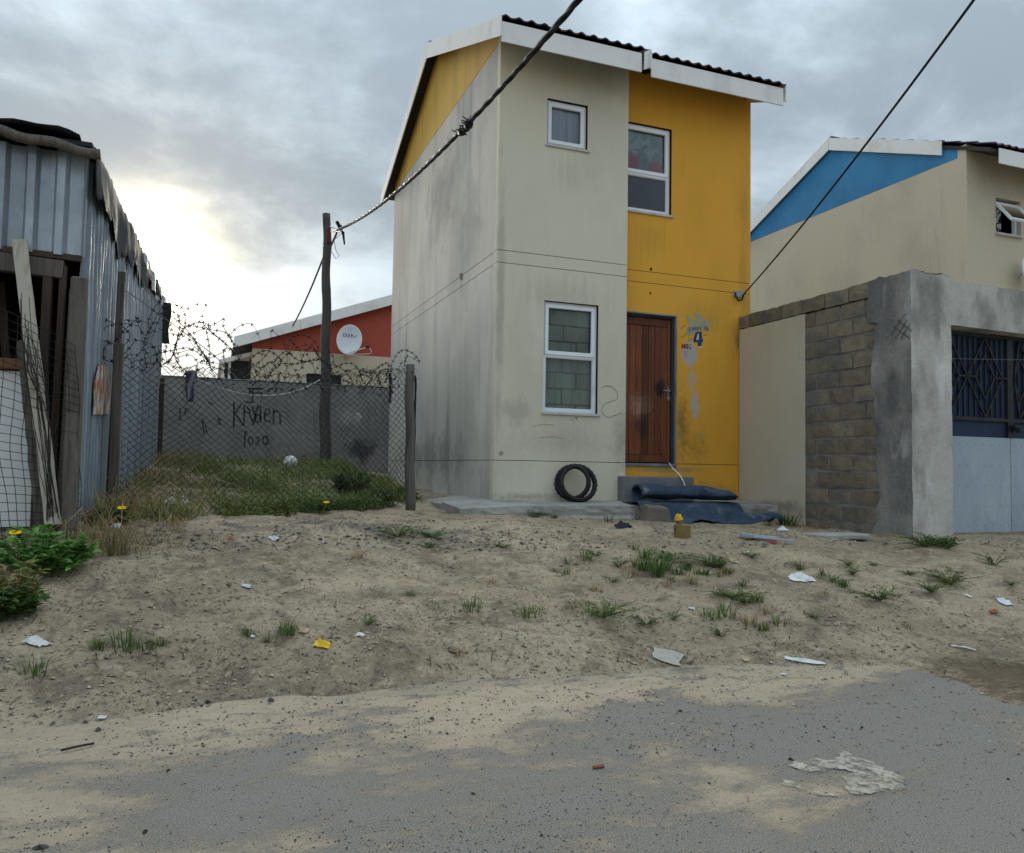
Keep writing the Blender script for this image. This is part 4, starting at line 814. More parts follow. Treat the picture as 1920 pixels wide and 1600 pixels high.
# ---------------------------------------------------------------- corrugated shack
m_zinc = M('weathered_zinc', (.33, .36, .39), [((.20, .22, .245), 1.6, (1, 1, .5), .42, .66, .8), ((.46, .49, .52), 4, (1, 1, .3), .53, .72, .7), ((.12, .115, .11), 10, (1, 1, .2), .64, .8, .6), ((.20, .09, .04), 30, (1, 1, .6), .72, .78, .7, 3)], rough=.42, metal=.55, bump=.25, bscale=5)
m_zinc2 = M('streaked_zinc_wall', (.25, .285, .32), [((.14, .165, .19), 3.2, (1, 1, .12), .42, .66, .8), ((.42, .47, .52), 7, (1, 1, .1), .54, .72, .7), ((.10, .105, .11), 9, (1, 1, .15), .62, .8, .6)], rough=.48, metal=.45, bump=.15, bscale=6)
m_tim = M('grey_timber', (.115, .098, .082), [((.055, .046, .039), 5, (7, 7, .3), .42, .7, .75), ((.21, .185, .16), 8, (9, 9, .3), .56, .76, .6)], bump=.5, bscale=18, bstretch=(5, 5, .3))
m_timp = M('pale_flaking_timber', (.42, .38, .31), [((.22, .19, .155), 6, (7, 7, .4), .50, .72, .7), ((.07, .06, .05), 14, (6, 6, .6), .66, .76, .7)], bump=.5, bscale=18, bstretch=(5, 5, .3))
m_timd = M('dark_brown_timber', (.055, .038, .030), [((.10, .07, .055), 6, (6, 6, .4), .5, .72, .6)], bump=.4, bscale=18, bstretch=(5, 5, .3))
m_board = M('white_board', (.72, .73, .74), [((.60, .60, .59), 1.5, (1, 1, .6), .45, .7, .6), ((.42, .41, .39), 9, (1, 1, .5), .64, .8, .5)], rough=.6, bump=.05)
m_plastic = M('black_plastic_sheet', (.015, .017, .020), [((.05, .055, .06), 4, (1, 1, 1), .5, .72, .6)], rough=.65, bump=.3, bscale=9, spec=.3)
SX, SY, SE = -4.13, -3.1, 6.2; zbase = .50
szt = lambda y: 3.13+(.75)*(y-SY)/(SE-SY)          # top of the side wall rises to the back
def ibr(mb, p0, du, width, z0, z1, nrm, phase=0., pitch=.175, h=.042, dent=0., nz=10, seed=0, zt=None):
    """trapezoidal sheet standing from z0 to z1, p0 foot, du unit vector along its width"""
    us = [0.]; k = 0; x = -phase
    prof = []
    while x < width:
        for a, hh in ((0, 0), (.085, 0), (.105, h), (.150, h), (.175, 0)):
            xx = x+a
            if 0 <= xx <= width: prof.append((xx, hh))
        x += pitch
    if prof[0][0] > 0: prof.insert(0, (0, 0))
    if prof[-1][0] < width: prof.append((width, 0))
    pr2 = [prof[0]]
    for p in prof[1:]:
        if p[0]-pr2[-1][0] > 1e-4: pr2.append(p)
    i = len(mb.v); m_ = len(pr2)
    for b in range(nz+1):
        for xx, hh in pr2:
            zz1 = zt(xx) if zt else z1; z = lerp(z0, zz1, b/nz)
            dn = dent*(mn.noise((xx*2.2+seed*7, z*1.6, seed))+.5*mn.noise((xx*6+seed*3, z*5, seed+2)))
            mb.v.append(Vector(p0)+du*xx+nrm*(hh+dn)+Vector((0, 0, z-p0[2])))
    for b in range(nz):
        for a in range(m_-1): mb.f.append((i+b*m_+a, i+b*m_+a+1, i+(b+1)*m_+a+1, i+(b+1)*m_+a))
def shack():
    t = thing('corrugated_shack', (SX-1.5, (SY+SE)/2, zbase), 'ramshackle shack of corrugated zinc sheets with dark doorless opening', 'shack')
    # upper front sheets
    k = 0; x = SX+.01
    for wd_ in (.80, .80, .80, .80):
        mb = MB(); ibr(mb, Vector((x-wd_, SY-.004*(k % 2), 2.43)), Vector((1, 0, 0)), wd_+.01, 2.43-.02*k, 3.15, Vector((0, -1, 0)), phase=.06*k, dent=.016, nz=12, seed=k+3)
        mb.build('front_sheet', m_zinc, t, solid=.0015, fixn=False); x -= wd_; k += 1
    # side sheets
    y = SY; k = 0
    while y < SE-.1:
        wd_ = min(.70, SE-y); mb = MB()
        ibr(mb, Vector((SX+.003*(k % 2), y, .55)), Vector((0, 1, 0)), wd_+.02, .55+.05*(k % 2), 0, Vector((1, 0, 0)), phase=.05*k, dent=.012, nz=12, seed=k+20, zt=lambda xx, y=y, k=k: szt(y+xx)-.02*(k % 3))
        mb.build('side_sheet', m_zinc2, t, solid=.0015, fixn=False); y += .70; k += 1
    # far and hidden walls, roof
    MB().box((SX-3.2, SE-.02, .6), (SX-.01, SE, szt(SE))).build('rear_wall', m_zinc2, t); MB().box((SX-3.22, SY, .5), (SX-3.2, SE, 3.2)).build('far_side_wall', m_zinc2, t)
    MB().prism([(SX-3.3, SY-.12, 3.17), (SX+.05, SY-.12, 3.17), (SX+.05, SE+.1, szt(SE)+.04), (SX-3.3, SE+.1, szt(SE)+.04)], (0, 0, .03)).build('roof', m_plastic, t)
    MB().box((SX-3.1, SY+2.2, .5), (SX-.08, SY+2.25, 3.1)).build('inner_partition', m_dark, t)
    MB().box((SX-3.1, SY+.05, .52), (SX-.08, SY+2.2, .56)).build('floor_boards', m_timd, t)
    # roof edge pole and sagging plastic over the front
    a = at(-40, 236, y=SY-.14); b = at(188, 291, y=SY-.14)
    MB().tube([a.lerp(b, i/10)+Vector((0, 0, .012*math.sin(i*1.3))) for i in range(11)], .034, 10).build('roof_edge_pole', m_tim, t, smooth=True)
    MB().grid(lambda u, v: (lerp(SX-2.6, SX-.02, u), lerp(SY-.16, SY+.5, v), 3.20+.06*math.sin(u*9)*(1-v)+.05*v+.03*mn.noise((u*12, v*4, 2))+.05*(1-u)), 40, 8).build('front_flap', m_plastic, t, smooth=True, fixn=False, solid=.004)
    # torn plastic hanging over the side wall's upper edge
    rr = random.Random(9)
    def flap(u, v):
        y_ = lerp(SY-.02, SE-.9, u)
        dp = (.34+.20*mn.noise((u*7, 1, 1))+.20*mn.noise((u*31, 2, 2))+.12*math.sin(u*5))*(1-.25*u)
        dp = max(.06, dp)
        bul = .04+.015*math.sin(u*23)*v+.015*mn.noise((u*17, v*3, 5))
        if v < .3: k_ = v/.3; return (SX-.25+k_*(.25+bul), y_, szt(y_)+.09+.05*mn.noise((u*40, 5, 3))*k_)
        k_ = (v-.3)/.7; return (SX+.02+bul*(1+.3*k_), y_, szt(y_)+.09+.05*mn.noise((u*40, 5, 3))-dp*k_)
    MB().grid(flap, 170, 12).build('torn_plastic', m_plastic, t, smooth=True, fixn=False, solid=.003)
    for k in range(0):
        u = rr.uniform(.12, .8); y_ = lerp(SY, SE-.9, u); z_ = szt(y_)+.12
        MB().grid(lambda a, b, y_=y_, z_=z_, k=k: (SX+.08+.10*a+.03*math.sin(b*5+k), y_+.09*(b-.5)+.05*math.sin(a*6+k), z_+.05*math.sin(a*7+k)+.04*b), 5, 3).build('plastic_shred', m_plastic, t, smooth=True, fixn=False)
    y0 = 1.6
    MB().grid(lambda u, v: (SX+.06+.02*math.sin(u*20), lerp(1.2, SE-.1, u), szt(lerp(1.2, SE-.1, u))+.08-(.10+.32*u*(1-u)*2+.06*mn.noise((u*14, 4, 2)))*v), 60, 4).build('pale_edge_sheet', m_zinc, t, fixn=False, solid=.002)
    e = at(300, 556, x=SX); MB().grid(lambda u, v: (SX+lerp(-.1, .16, u)+.02*math.sin(v*7), SE-.1, szt(SE)-.0-.75*v+.04*mn.noise((u*3, v*6, 1))), 6, 14).build('loose_end_sheet', m_plastic, t, fixn=False, solid=.003)
    # doorway timbers, board
    MB().beam((SX-2.4, SY-.02, 2.44), (SX-.10, SY-.02, 2.33), .07, .12, (0, 0, 1)).build('lintel_beam', m_tim, t, bevel=.004)
    MB().beam((SX-2.4, SY-.01, 2.50), (SX+.0, SY-.01, 2.42), .05, .04).build('rail', m_timd, t)
    MB().beam((SX-.19, SY-.01, .45), (SX-.19, SY-.01, 2.38), .055, .08, (0, 1, 0)).build('door_post', m_timd, t, bevel=.004)
    MB().beam((SX-.12, SY-.02, .40), (SX-.10, SY-.02, 2.36), .04, .05, (0, 1, 0)).build('door_post', m_timd, t, bevel=.004)
    MB().beam((SX-.03, SY-.07, .40), (SX-.01, SY-.06, 2.20), .085, .04, (0, 1, 0)).build('corner_post', m_tim, t, bevel=.006)
    MB().box((SX-2.3, SY+.03, .60), (SX-.235, SY+.05, 1.635)).build('white_board', m_board, t, bevel=.003)
    MB().box((SX-2.3, SY-.01, 1.645), (SX-.236, SY+.06, 1.715)).build('board_rail', M('orange_brown_timber', (.20, .10, .05), [((.11, .055, .03), 5, (.5, 6, 6), .45, .7, .7)], bump=.4), t, bevel=.004)
    MB().box((SX-2.3, SY-.01, .44), (SX-.236, SY+.05, .595)).build('sill_board', m_tim, t)
    MB().beam((SX-1.6, SY+.25, 1.55), (SX-.55, SY+.2, 2.25), .06, .08).build('brace', m_tim, t)
    MB().beam((SX-.45, SY+.5, 1.2), (SX-.55, SY+.4, 2.3), .05, .06, (0, 1, 0)).build('brace', m_timd, t)
    # rusty offcut nailed to the side
    q = at(190, 690, x=SX); q2 = at(172, 780, x=SX)
    mb = MB(); P_ = [at(*p, x=SX+.055) for p in ((186, 682), (203, 690), (205, 776), (174, 778), (176, 720))]
    mb.prism(P_, (.006, 0, 0)); mb.build('rusty_offcut', M('rusty_pale_sheet', (.42, .42, .40), [((.25, .085, .025), 7, (1, 1, .4), .47, .53, 1.)], rough=.7, bump=.2), t)
    # frayed timber end pieces
    MB().beam((SX+.07, SE-.25, .8), (SX+.07, SE-.3, 2.5), .10, .08, (0, 1, 0)).build('end_post', m_timd, t)
shack()
def plank(name, p, q, w, th, mat, label, cat='plank', group=None):
    p, q = Vector(p), Vector(q); mb = MB(); n_ = 14; d = (q-p).normalized(); a = d.cross(Vector((0, 1, 0))).normalized(); b = a.cross(d).normalized()
    i = 0
    for k in range(n_+1):
        c = p.lerp(q, k/n_); j = lambda: random.uniform(-.004, .004); ww = w/2*(1+.08*mn.noise((k*.7, p.x*5, 1)))
        mb.v += [c-a*(ww+j())-b*th/2, c+a*(ww+j())-b*th/2, c+a*(ww+j())+b*th/2, c-a*(ww+j())+b*th/2]
        if k:
            o = k*4
            for e in range(4): mb.f.append((o-4+e, o-4+(e+1) % 4, o+(e+1) % 4, o+e))
    mb.f += [(0, 1, 2, 3), tuple(n_*4+e for e in (3, 2, 1, 0))]
    return tag(mb.build(name, mat), label, cat, group)
YM = SY-.34
plank('leaning_plank', at(100, 985, y=YM-.02), at(36, 450, y=SY-.10), .085, .028, m_timp, 'pale flaking plank leaning against the shack opening')
plank('leaning_post', at(88, 990, y=YM+.06), at(52, 640, y=SY-.16), .12, .07, m_tim, 'grey split fence post leaning behind the pale plank', 'post')
# ---------------------------------------------------------------- wire fences
m_wire = M('rusty_wire', (.025, .021, .019), [((.060, .043, .034), 20, (1, 1, 1), .5, .72, .6)], rough=.75, bump=0)
m_wireg = M('grey_wire', (.17, .165, .16), rough=.6, bump=0)
m_post = M('lichened_post', (.115, .110, .095), [((.055, .050, .043), 5, (6, 6, .3), .42, .7, .75), ((.20, .195, .17), 7, (7, 7, .3), .56, .76, .6)], bump=.5, bscale=18, bstretch=(5, 5, .3))
def square_mesh():
    t = thing('welded_mesh_fence', (SX-.5, YM, .4), 'sagging square wire mesh strung in front of the shack opening', 'fence')
    x0, x1 = -6.0, -4.02; c = .058; nx_ = int((x1-x0)/c); z0 = .46; nz_ = 40
    def pt(i, j):
        x = x0+i*c; top = interp([(-6, 2.5), (-4.75, 2.28), (-4.55, 2.05), (-4.3, 1.92), (-4.02, 1.78)], x)
        zz = z0+(top-z0)*j/28.; h = cl01((zz-.5)/1.6)
        b = .03*mn.noise((x*2.1, zz*1.3, 1))+.012*mn.noise((x*9, zz*8, 3))
        ga = .055*math.exp(-((x+4.52+.06*h)/.16)**2)*math.sin(zz*3)
        return Vector((x+.05*mn.noise((x*1.2, zz*2.2, 8))+ga-.08*h*sst(-5., -4.3, x), YM+b+.10*h, zz+.022*mn.noise((x*3, zz*2, 5))+.008*mn.noise((x*13, zz*9, 6))))
    mb = MB()
    for i in range(nx_+1): mb.tube([pt(i, j) for j in range(29)], .0024, 3, False)
    for j in range(29): mb.tube([pt(i, j) for i in range(nx_+1)], .0024, 3, False)
    mb.build('wire_mesh', m_wire, t, fixn=False, kind='stuff')
    # bunched wire and dry stems where the mesh is gathered
    mb = MB(); rr = random.Random(5)
    for k in range(16):
        b = at(rr.uniform(86, 112), rr.uniform(955, 1000), y=YM-.03); m_ = at(rr.uniform(62, 98), rr.uniform(740, 800), y=YM-.02); e = at(rr.uniform(36, 66), rr.uniform(540, 680), y=YM+.06)
        mb.tube([b, b.lerp(m_, .5)+Vector((rr.uniform(-.02, .02), rr.uniform(-.04, .02), 0)), m_, m_.lerp(e, .6)+Vector((rr.uniform(-.04, .04), rr.uniform(-.04, .02), 0)), e], .0024, 3, False)
    mb.build('gathered_wire', m_wire, t, fixn=False, kind='stuff')
    plank_ = MB().beam((-4.09, YM+.02, .40), (-4.11, YM+.16, 2.26), .10, .05, (0, 1, 0)).build('post', m_tim, t, bevel=.01)
square_mesh()
YF = -.5
FK = (-1.9-YF)/(-4.0+1.15)                      # the fence runs from the end post back towards the shack's flank
def yf(x): return YF+FK*(x+1.15)
def atf(px, py, off=0.):
    v = ray(px, py); t = (YF+off+FK*(CAM.x+1.15)-CAM.y)/(v.y-FK*v.x); return CAM+v*t
def chain_fence():
    pr = at(770, 945, y=YF); ptop = at(768, 684, y=YF); x1 = pr.x; x0 = -4.0; L_ = x1-x0
    t = thing('chain_link_fence', ((x0+x1)/2, YF, .6), 'rusty sagging chain-link fence across the overgrown plot', 'fence')
    cw = .072; n_ = int(L_/(cw/2)); rows = 42; ch = 1.46/rows
    def pt(i, j):
        x = x0+i*cw/2; u = i/n_; zb = max(G(x, yf(x)), .4)+.03
        h = j/rows; top = lerp(1.90, 2.13, u)+.04*mn.noise((u*6, 3, 3))-.10*math.sin(math.pi*u)
        z = lerp(zb, top, h); cr = 1+.0*h
        dx = .05*mn.noise((u*5, h*3, 1))+.022*mn.noise((u*17, h*8, 4))+.05*h*mn.noise((u*3, 9, 9))
        dz = .030*mn.noise((u*7, h*4, 12))+.014*mn.noise((u*25, h*11, 15))
        if u > .93: dx += (u-.93)*-.25*math.sin(h*9)
        if j > rows-6: k = (j-rows+6)/6; dx += k*.05*mn.noise((u*40, h*9, 2)); dz += k*.06*mn.noise((u*33, 4, 7))
        return Vector((x+dx, yf(x)+.06*mn.noise((u*4, h*2, 21))+.05*math.sin(u*7)*h, z+dz))
    mb = MB()
    for i in range(n_):
        mb.tube([pt(i+(j+i) % 2, j) for j in range(rows+1)], .0042, 3, False)
    mb.build('wire_mesh', m_wire, t, fixn=False, kind='stuff')
    # mesh carried round the end post towards the house flank
    mb = MB(); rr = random.Random(8); m2 = 9
    for i in range(m2):
        for o_ in (0, 1):
            pts = []
            for j in range(rows+1):
                xx = (i+((j+o_+i) % 2))*cw*.5; h = j/rows
                pts.append(Vector((x1+.02+xx*.3+.02*mn.noise((i*.7, h*6, 2)), YF+xx*1.1+.03*mn.noise((i, h*4, 7)), lerp(.62, 2.06, h)+.03*mn.noise((i*.9, h*7, 3)))))
            mb.tube(pts, .0050, 3, False)
    mb.build('wire_mesh', m_wire, t, fixn=False, kind='stuff')
    mb = MB()                                     # frayed wire ends along the top edge
    for k in range(70):
        u = rr.random(); x = lerp(x0, x1, u)+rr.uniform(-.03, .03); z = lerp(1.88, 2.1, u)-.1*math.sin(math.pi*u)
        p = Vector((x, yf(x), z)); e = [p]
        for q in range(4): e.append(e[-1]+Vector((rr.uniform(-.05, .05), rr.uniform(-.03, .03), rr.uniform(-.02, .055))))
        mb.tube(e, .0022, 3, False)
    mb.build('frayed_wire', m_wire, t, fixn=False, kind='stuff')
    pp = [Vector((pr.x, YF, .5)).lerp(ptop, i/10)+Vector((.008*math.sin(i*1.4), 0, 0)) for i in range(11)]
    MB().tube(pp, lambda k: .058-.006*k, 9).build('post', m_post, t, smooth=True)
    MB().beam(atf(204, 950, -.05), atf(229, 510, -.05), .055, .05, (0, 1, 0)).build('post', m_tim, t, bevel=.006)
    MB().beam(atf(211, 955, -.14), atf(223, 645, -.14), .075, .06, (0, 1, 0)).build('post', m_tim, t, bevel=.006)
    MB().tube([at(731, 700, y=YF+.3), at(732, 730, y=YF+.3), at(731, 756, y=YF+.3)], .016, 6).build('stay', m_black, t)
    MB().tube(cable_pts(atf(215, 712), atf(768, 720), .05, 30), .004, 4).build('straining_wire', m_wireg, t)
chain_fence()
random.seed(21)
def barbed(ctrl, label, seed, r=.0034, jag=.02, barb=.075):
    rr = random.Random(seed); pts = []; c = [Vector(p) for p in ctrl]
    for i in range(len(c)-1):
        a, b, d, e = c[max(i-1, 0)], c[i], c[i+1], c[min(i+2, len(c)-1)]
        for k in range(10):
            t = k/10; pts.append(.5*((2*b)+(d-a)*t+(2*a-5*b+4*d-e)*t*t+(3*b-a-3*d+e)*t**3))
    pts.append(c[-1]); mb = MB(); mb.tube(pts, r, 4, False); acc = 0
    for p, q in zip(pts, pts[1:]):
        acc += (q-p).length
        if acc > barb:
            acc = 0; d = (q-p).normalized(); u = d.orthogonal().normalized(); v = d.cross(u); a = rr.uniform(0, 6)
            e = u*math.cos(a)+v*math.sin(a); g_ = d.cross(e)
            mb.tube([p-e*.018, p+e*.018], .0048, 3); mb.tube([p-g_*.016+d*.008, p+g_*.016+d*.008], .0048, 3)
    return tag(mb.build('barbed_wire', m_wire, fixn=False), label, 'barbed wire', 'loose barbed wire over the fence')
BL = 'rusty barbed wire looped above the left of the grey wall, beside the shack'
BM = 'rusty barbed wire looped in front of the red-gabled house'; BE = 'rusty barbed wire curled round the fence end post'; BS = 'rusty barbed wire snarled round the tall post by the shack'
F8 = lambda pl, y0=YF, y1=YF+.15: [atf(280+a/5.647, 540+b/5.647, (i % 4)*.05) for i, (a, b) in enumerate(pl)]
barbed(F8([(-150, 300), (-40, 500), (120, 230), (240, 180), (350, 215), (380, 330), (370, 430), (290, 580), (270, 660), (200, 780), (100, 830)]), BL, 1)
barbed(F8([(30, 520), (130, 280), (225, 245), (300, 290), (325, 390), (300, 520), (260, 690), (330, 840), (420, 960)]), BL, 2)
barbed(F8([(100, 430), (230, 490), (430, 500), (520, 620), (620, 760), (650, 830), (760, 860), (900, 880), (1080, 840)]), BL, 3)
barbed(F8([(280, 580), (350, 440), (440, 395), (520, 362), (600, 378), (650, 415), (610, 440), (615, 520), (640, 680), (640, 830), (700, 940)]), BL, 4)
barbed(F8([(370, 400), (500, 410), (620, 440), (800, 470), (870, 560), (960, 660), (970, 720), (900, 800)]), BL, 5)
barbed(F8([(150, 260), (300, 350), (440, 500), (560, 690), (640, 800), (560, 720), (420, 640), (300, 650), (120, 690), (40, 720)]), BL, 6)
barbed(F8([(620, 440), (740, 540), (860, 640), (900, 700), (840, 640), (790, 660), (790, 760), (850, 850), (1000, 900)]), BL, 7)
F6 = lambda pl, y0=YF, y1=YF+.15: [atf(400+a/5.053, 540+b/5.053, (i % 4)*.05) for i, (a, b) in enumerate(pl)]
barbed(F6([(330, 740), (370, 660), (440, 610), (520, 595), (600, 640), (640, 700), (600, 760), (540, 700), (450, 760), (340, 700)]), BM, 8)
barbed(F6([(710, 600), (710, 520), (760, 460), (840, 442), (930, 480), (990, 560), (990, 640), (930, 690), (820, 690), (740, 640), (690, 600), (620, 650), (560, 720)]), BM, 9)
barbed(F6([(500, 870), (620, 730), (780, 720), (960, 685), (1040, 690), (1120, 760), (1230, 720), (1320, 720), (1400, 790), (1500, 800), (1600, 730), (1660, 720), (1640, 830)]), BM, 10)
barbed(F6([(830, 760), (850, 640), (900, 570), (960, 590), (1010, 660), (1090, 600), (1140, 680), (1110, 760), (1180, 850), (1300, 900)]), BM, 11)
barbed(F6([(1640, 840), (1690, 720), (1750, 620), (1820, 590), (1900, 630), (1950, 700), (1880, 660), (1830, 650), (1810, 740)]), BE, 12)
barbed(F6([(1380, 860), (1420, 790), (1460, 800), (1500, 860), (1440, 930), (1360, 900), (1400, 820), (1600, 900), (1650, 860)]), BE, 13)
FL = lambda pl: [atf(a/4.85, 430+b/4.85, -.12-.03*(i % 3)) for i, (a, b) in enumerate(pl)]
barbed(FL([(780, 800), (900, 810), (1040, 860), (960, 890), (870, 950), (900, 1000), (1030, 1020), (1150, 900), (1261, 800)]), BS, 14)
barbed(FL([(1261, 880), (1100, 860), (1180, 960), (1130, 1050), (990, 1040), (940, 1110), (960, 1190), (1080, 1180), (1240, 1000)]), BS, 15)
def coil(x0, x1, z0, rad, turns, seed, label):
    rr = random.Random(seed); n_ = int(turns*7); pts = []
    for i in range(n_+1):
        t_ = i/n_; a = t_*turns*2*math.pi; x = lerp(x0, x1, t_)+.10*rr.uniform(-1, 1); r_ = rad*rr.uniform(.55, 1.25)
        pts.append(Vector((x+.5*r_*math.sin(a), yf(x)+.6*r_*math.sin(a)+.05, z0+.10*math.sin(t_*5+seed)+r_*math.cos(a))))
    return barbed(pts, label, seed, .0024, .02, .10)
coil(-3.9, -2.5, 2.10, .26, 6, 31, 'long rusty coil of barbed wire arching against the bright sky'); None
coil(-2.6, -1.3, 2.02, .16, 7, 33, 'tight rusty coil of barbed wire low before the cream house wall'); coil(-3.9, -1.3, 1.93, .10, 12, 34, 'thin strand of barbed wire wound along the whole fence top')
wl = MB().tube([atf(228, 540), atf(300, 590), atf(400, 665), atf(470, 735, .05)], .004, 4).build('stay_wire', m_wireg); tag(wl, 'straight pale stay wire slanting down from the tall shack-side post', 'wire')
rp = MB().tube(cable_pts(at(372, 712, y=1.5), at(600, 712, y=6.2), .25, 30), .008, 5).build('washing_line', m_ppale); tag(rp, 'slack white line hanging across the plot to the pole', 'line')
rg = MB(); c = atf(357, 720, .06)
rg.grid(lambda u, v: (c.x+(u-.5)*lerp(.10, .06, v)+.006*math.sin(v*9), c.y+.03*math.sin(u*7+v*4), c.z+.12-.28*v), 8, 12)
tag(rg.build('hanging_rag', M('faded_mauve_cloth', (.17, .16, .20), bump=.2), smooth=True, fixn=False, solid=.004), 'faded mauve rag caught on the chain-link mesh', 'rag')
# ---------------------------------------------------------------- things by the house
m_carpet = M('blue_carpet', (.036, .060, .098), [((.08, .115, .16), 2.5, (1, 1, 1), .45, .68, .8), ((.20, .205, .20), 6, (1, 1, 1), .54, .72, .7), ((.015, .026, .05), 5, (1, 1, 1), .5, .7, .5)], rough=.95, bump=.5, bscale=160)
def carpet():
    mb = MB()
    slabz = S-.03
    def low(u, v):
        x = lerp(1.66, 2.98, u)+.34*v*u+.12*v*(1-u)-.10*math.sin(v*3.1)*(1-u)+.04*math.sin(v*7)*(u > .9)
        y = lerp(-.22, -1.22, v)-.12*u*v+.05*math.sin(u*7)*v
        k = sst(-.58, -.84, y) if False else 1-sst(-.86, -.60, y)
        gz = G(x, y)
        z = lerp(slabz+.012, gz+.012, k)+.030*math.sin(u*9+v*5)*sst(.25, .6, v)*(1-.6*sst(.9, 1., v))+.03*mn.noise((u*5, v*5, 1))*sst(.3, .5, v)+.014*mn.noise((u*11, v*11, 1))
        z += .12*math.exp(-((v-.83+.10*math.sin(u*5))/.075)**2)*sst(.10, .4, u)
        z += .05*math.exp(-((v-.5)/.1)**2)
        return (x, y, max(z, gz+.006))
    mb.grid(low, 70, 50)
    def rol(u, v):
        x = lerp(1.78, 3.10, u)-.05*u*math.sin(v*9); a = R(200)-v*R(520); rr_ = 1-.28*v
        top = lerp(1., .72, sst(.55, 1., u)); cy = -.40-.12*u
        return (x+.03*math.cos(a), cy+.165*rr_*math.cos(a)*1.3, slabz+.04+(.098*top)*(1+rr_*math.sin(a))+.022*mn.noise((u*5, v*6, 5))+.015*math.sin(u*11)*(math.sin(a) > 0))
    mb.grid(rol, 50, 40)
    tag(mb.build('carpet', m_carpet, smooth=True, fixn=False, solid=.010), 'dirty blue carpet, half rolled, draped off the concrete apron by the step', 'carpet')
carpet()
def tyre(ctr, Rr, yawt, tilt, label, oval=1.):
    mb = MB(); n_, m_ = 48, 14; M4 = Matrix.Rotation(yawt, 4, 'Z') @ Matrix.Rotation(tilt, 4, 'X')
    for i in range(n_):
        a = 2*math.pi*i/n_
        for j in range(m_):
            b = 2*math.pi*j/m_; rr_ = Rr-.036+.036*math.cos(b)*(1 if math.cos(b) > 0 else .7); ax = .040*math.sin(b)
            tread = .0035*(1 if (i % 2) else -1)*(math.cos(b) > .5)
            p = Vector(((rr_+tread)*math.cos(a)*oval, ax, (rr_+tread)*math.sin(a))); mb.v.append(ctr+(M4 @ p))
    for i in range(n_):
        for j in range(m_): mb.f.append((i*m_+j, ((i+1) % n_)*m_+j, ((i+1) % n_)*m_+(j+1) % m_, i*m_+(j+1) % m_))
    return tag(mb.build('tyre', m_black, smooth=True), label, 'tyre')
tyre(Vector((1.055, -.20, S+.212)), .25, R(-8), R(-17), 'outer bald black tyre leaning on the cream wall')
tyre(Vector((1.01, -.135, S+.218)), .235, R(-38), R(-10), 'inner black tyre nested inside the leaning outer one')
bk = atg(1232, 978)
mb = MB().prism([bk+Vector((-.16, .0, -.03)), bk+Vector((.16, -.05, -.03)), bk+Vector((.13, -.04, .14)), bk+Vector((-.10, .0, .16))], (.03, .18, .02)); tag(mb.build('cement_block', m_block, bevel=.015), 'broken cement block propped beneath the blue carpet', 'block')
bt = atg(1279, 1010)
m_amber = M('dirty_amber_plastic', (.20, .135, .045), [((.10, .07, .03), 14, (1, 1, 1), .45, .7, .7)], rough=.4, bump=.1)
o = thing('oil_bottle', bt, 'squat amber plastic bottle with yellow cap standing on the sand', 'bottle')
MB().box(bt+Vector((-.075, -.035, -.01)), bt+Vector((.075, .035, .125))).build('body', m_amber, o, bevel=.016, seg=3)
MB().tube([bt+Vector((-.03, 0, .12)), bt+Vector((-.035, 0, .16))], .03, 10).build('neck', m_amber, o); MB().tube([bt+Vector((-.035, 0, .16)), bt+Vector((-.04, 0, .185)), bt+Vector((-.04, 0, .215))], lambda k: .042-.018*k, 10).build('cap', M('yellow_plastic', (.62, .33, .012), rough=.45, bump=0), o, bevel=.004)
cz = MB().tube([at(1254, 868, y=.16), at(1262, 879, y=.0), at(1274, 890, y=-.17), at(1281, 902, y=-.2), at(1286, 914, y=-.25)], .0075, 6); tag(cz.build('extension_lead', m_upvc, smooth=True), 'white cord hanging from the door sill over the step', 'cord')
# ---------------------------------------------------------------- litter
random.seed(31)
mats_l = {}
def lm(c, rough=.6):
    k = (c, rough)
    if k not in mats_l: mats_l[k] = M('litter_%02d' % len(mats_l), c, [((c[0]*.6, c[1]*.6, c[2]*.58), 25, (1, 1, 1), .48, .7, .6)], rough=rough, bump=.1)
    return mats_l[k]
def crumple(name, px, py, wpx, hpx, c, label, cat, lift=.3, n_=9, flat=False, group=None, seed=0, rot=None):
    p = atg(px, py); dist = (p-CAM).dot(fw); w = .88*wpx/FPX*dist; c = tuple(.86*q_ for q_ in c)
    dep = w*(.14 if 'strip' in name else .75 if flat else .8)
    mb = MB(); s_ = random.uniform(0, 99); ry = random.uniform(-.3, .3) if rot is None else rot
    def f(u, v):
        a, b = (u-.5)*w, (v-.5)*dep
        e = 1+.30*mn.noise((u*2.3+s_, v*2.3, 1)); x = a*e; y = b*e+(.12*w*mn.noise((u*3+s_, 2, 2)) if dep < w*.3 else 0); x, y = x*r0.x-y*r0.y, x*r0.y+y*r0.x
        x, y = x*math.cos(ry)-y*math.sin(ry), x*math.sin(ry)+y*math.cos(ry)
        gz = max(G(p.x+x, p.y+y), 0)
        hh = lift*w*max(0, .15+.9*mn.noise((u*3.1+s_, v*3.1, 4))+.55*mn.noise((u*8+s_, v*8, 2)))*(1-abs(2*u-1)**3)*(1-abs(2*v-1)**3)
        return (p.x+x, p.y+y, gz+.010+hh)
    mb.grid(f, n_, n_); return tag(mb.build(name, lm(c), fixn=False, solid=.0015), label, cat, group)
WH = (.58, .59, .59); 
crumple('plastic_bag', 160, 975, 50, 26, WH, 'crumpled white plastic bag beside the leaning shack posts', 'plastic bag', .55, 14)
crumple('plastic_bag', 332, 942, 50, 22, (.70, .72, .72), 'torn white plastic bag snagged in dry grass under the fence', 'plastic bag', .55, 14)
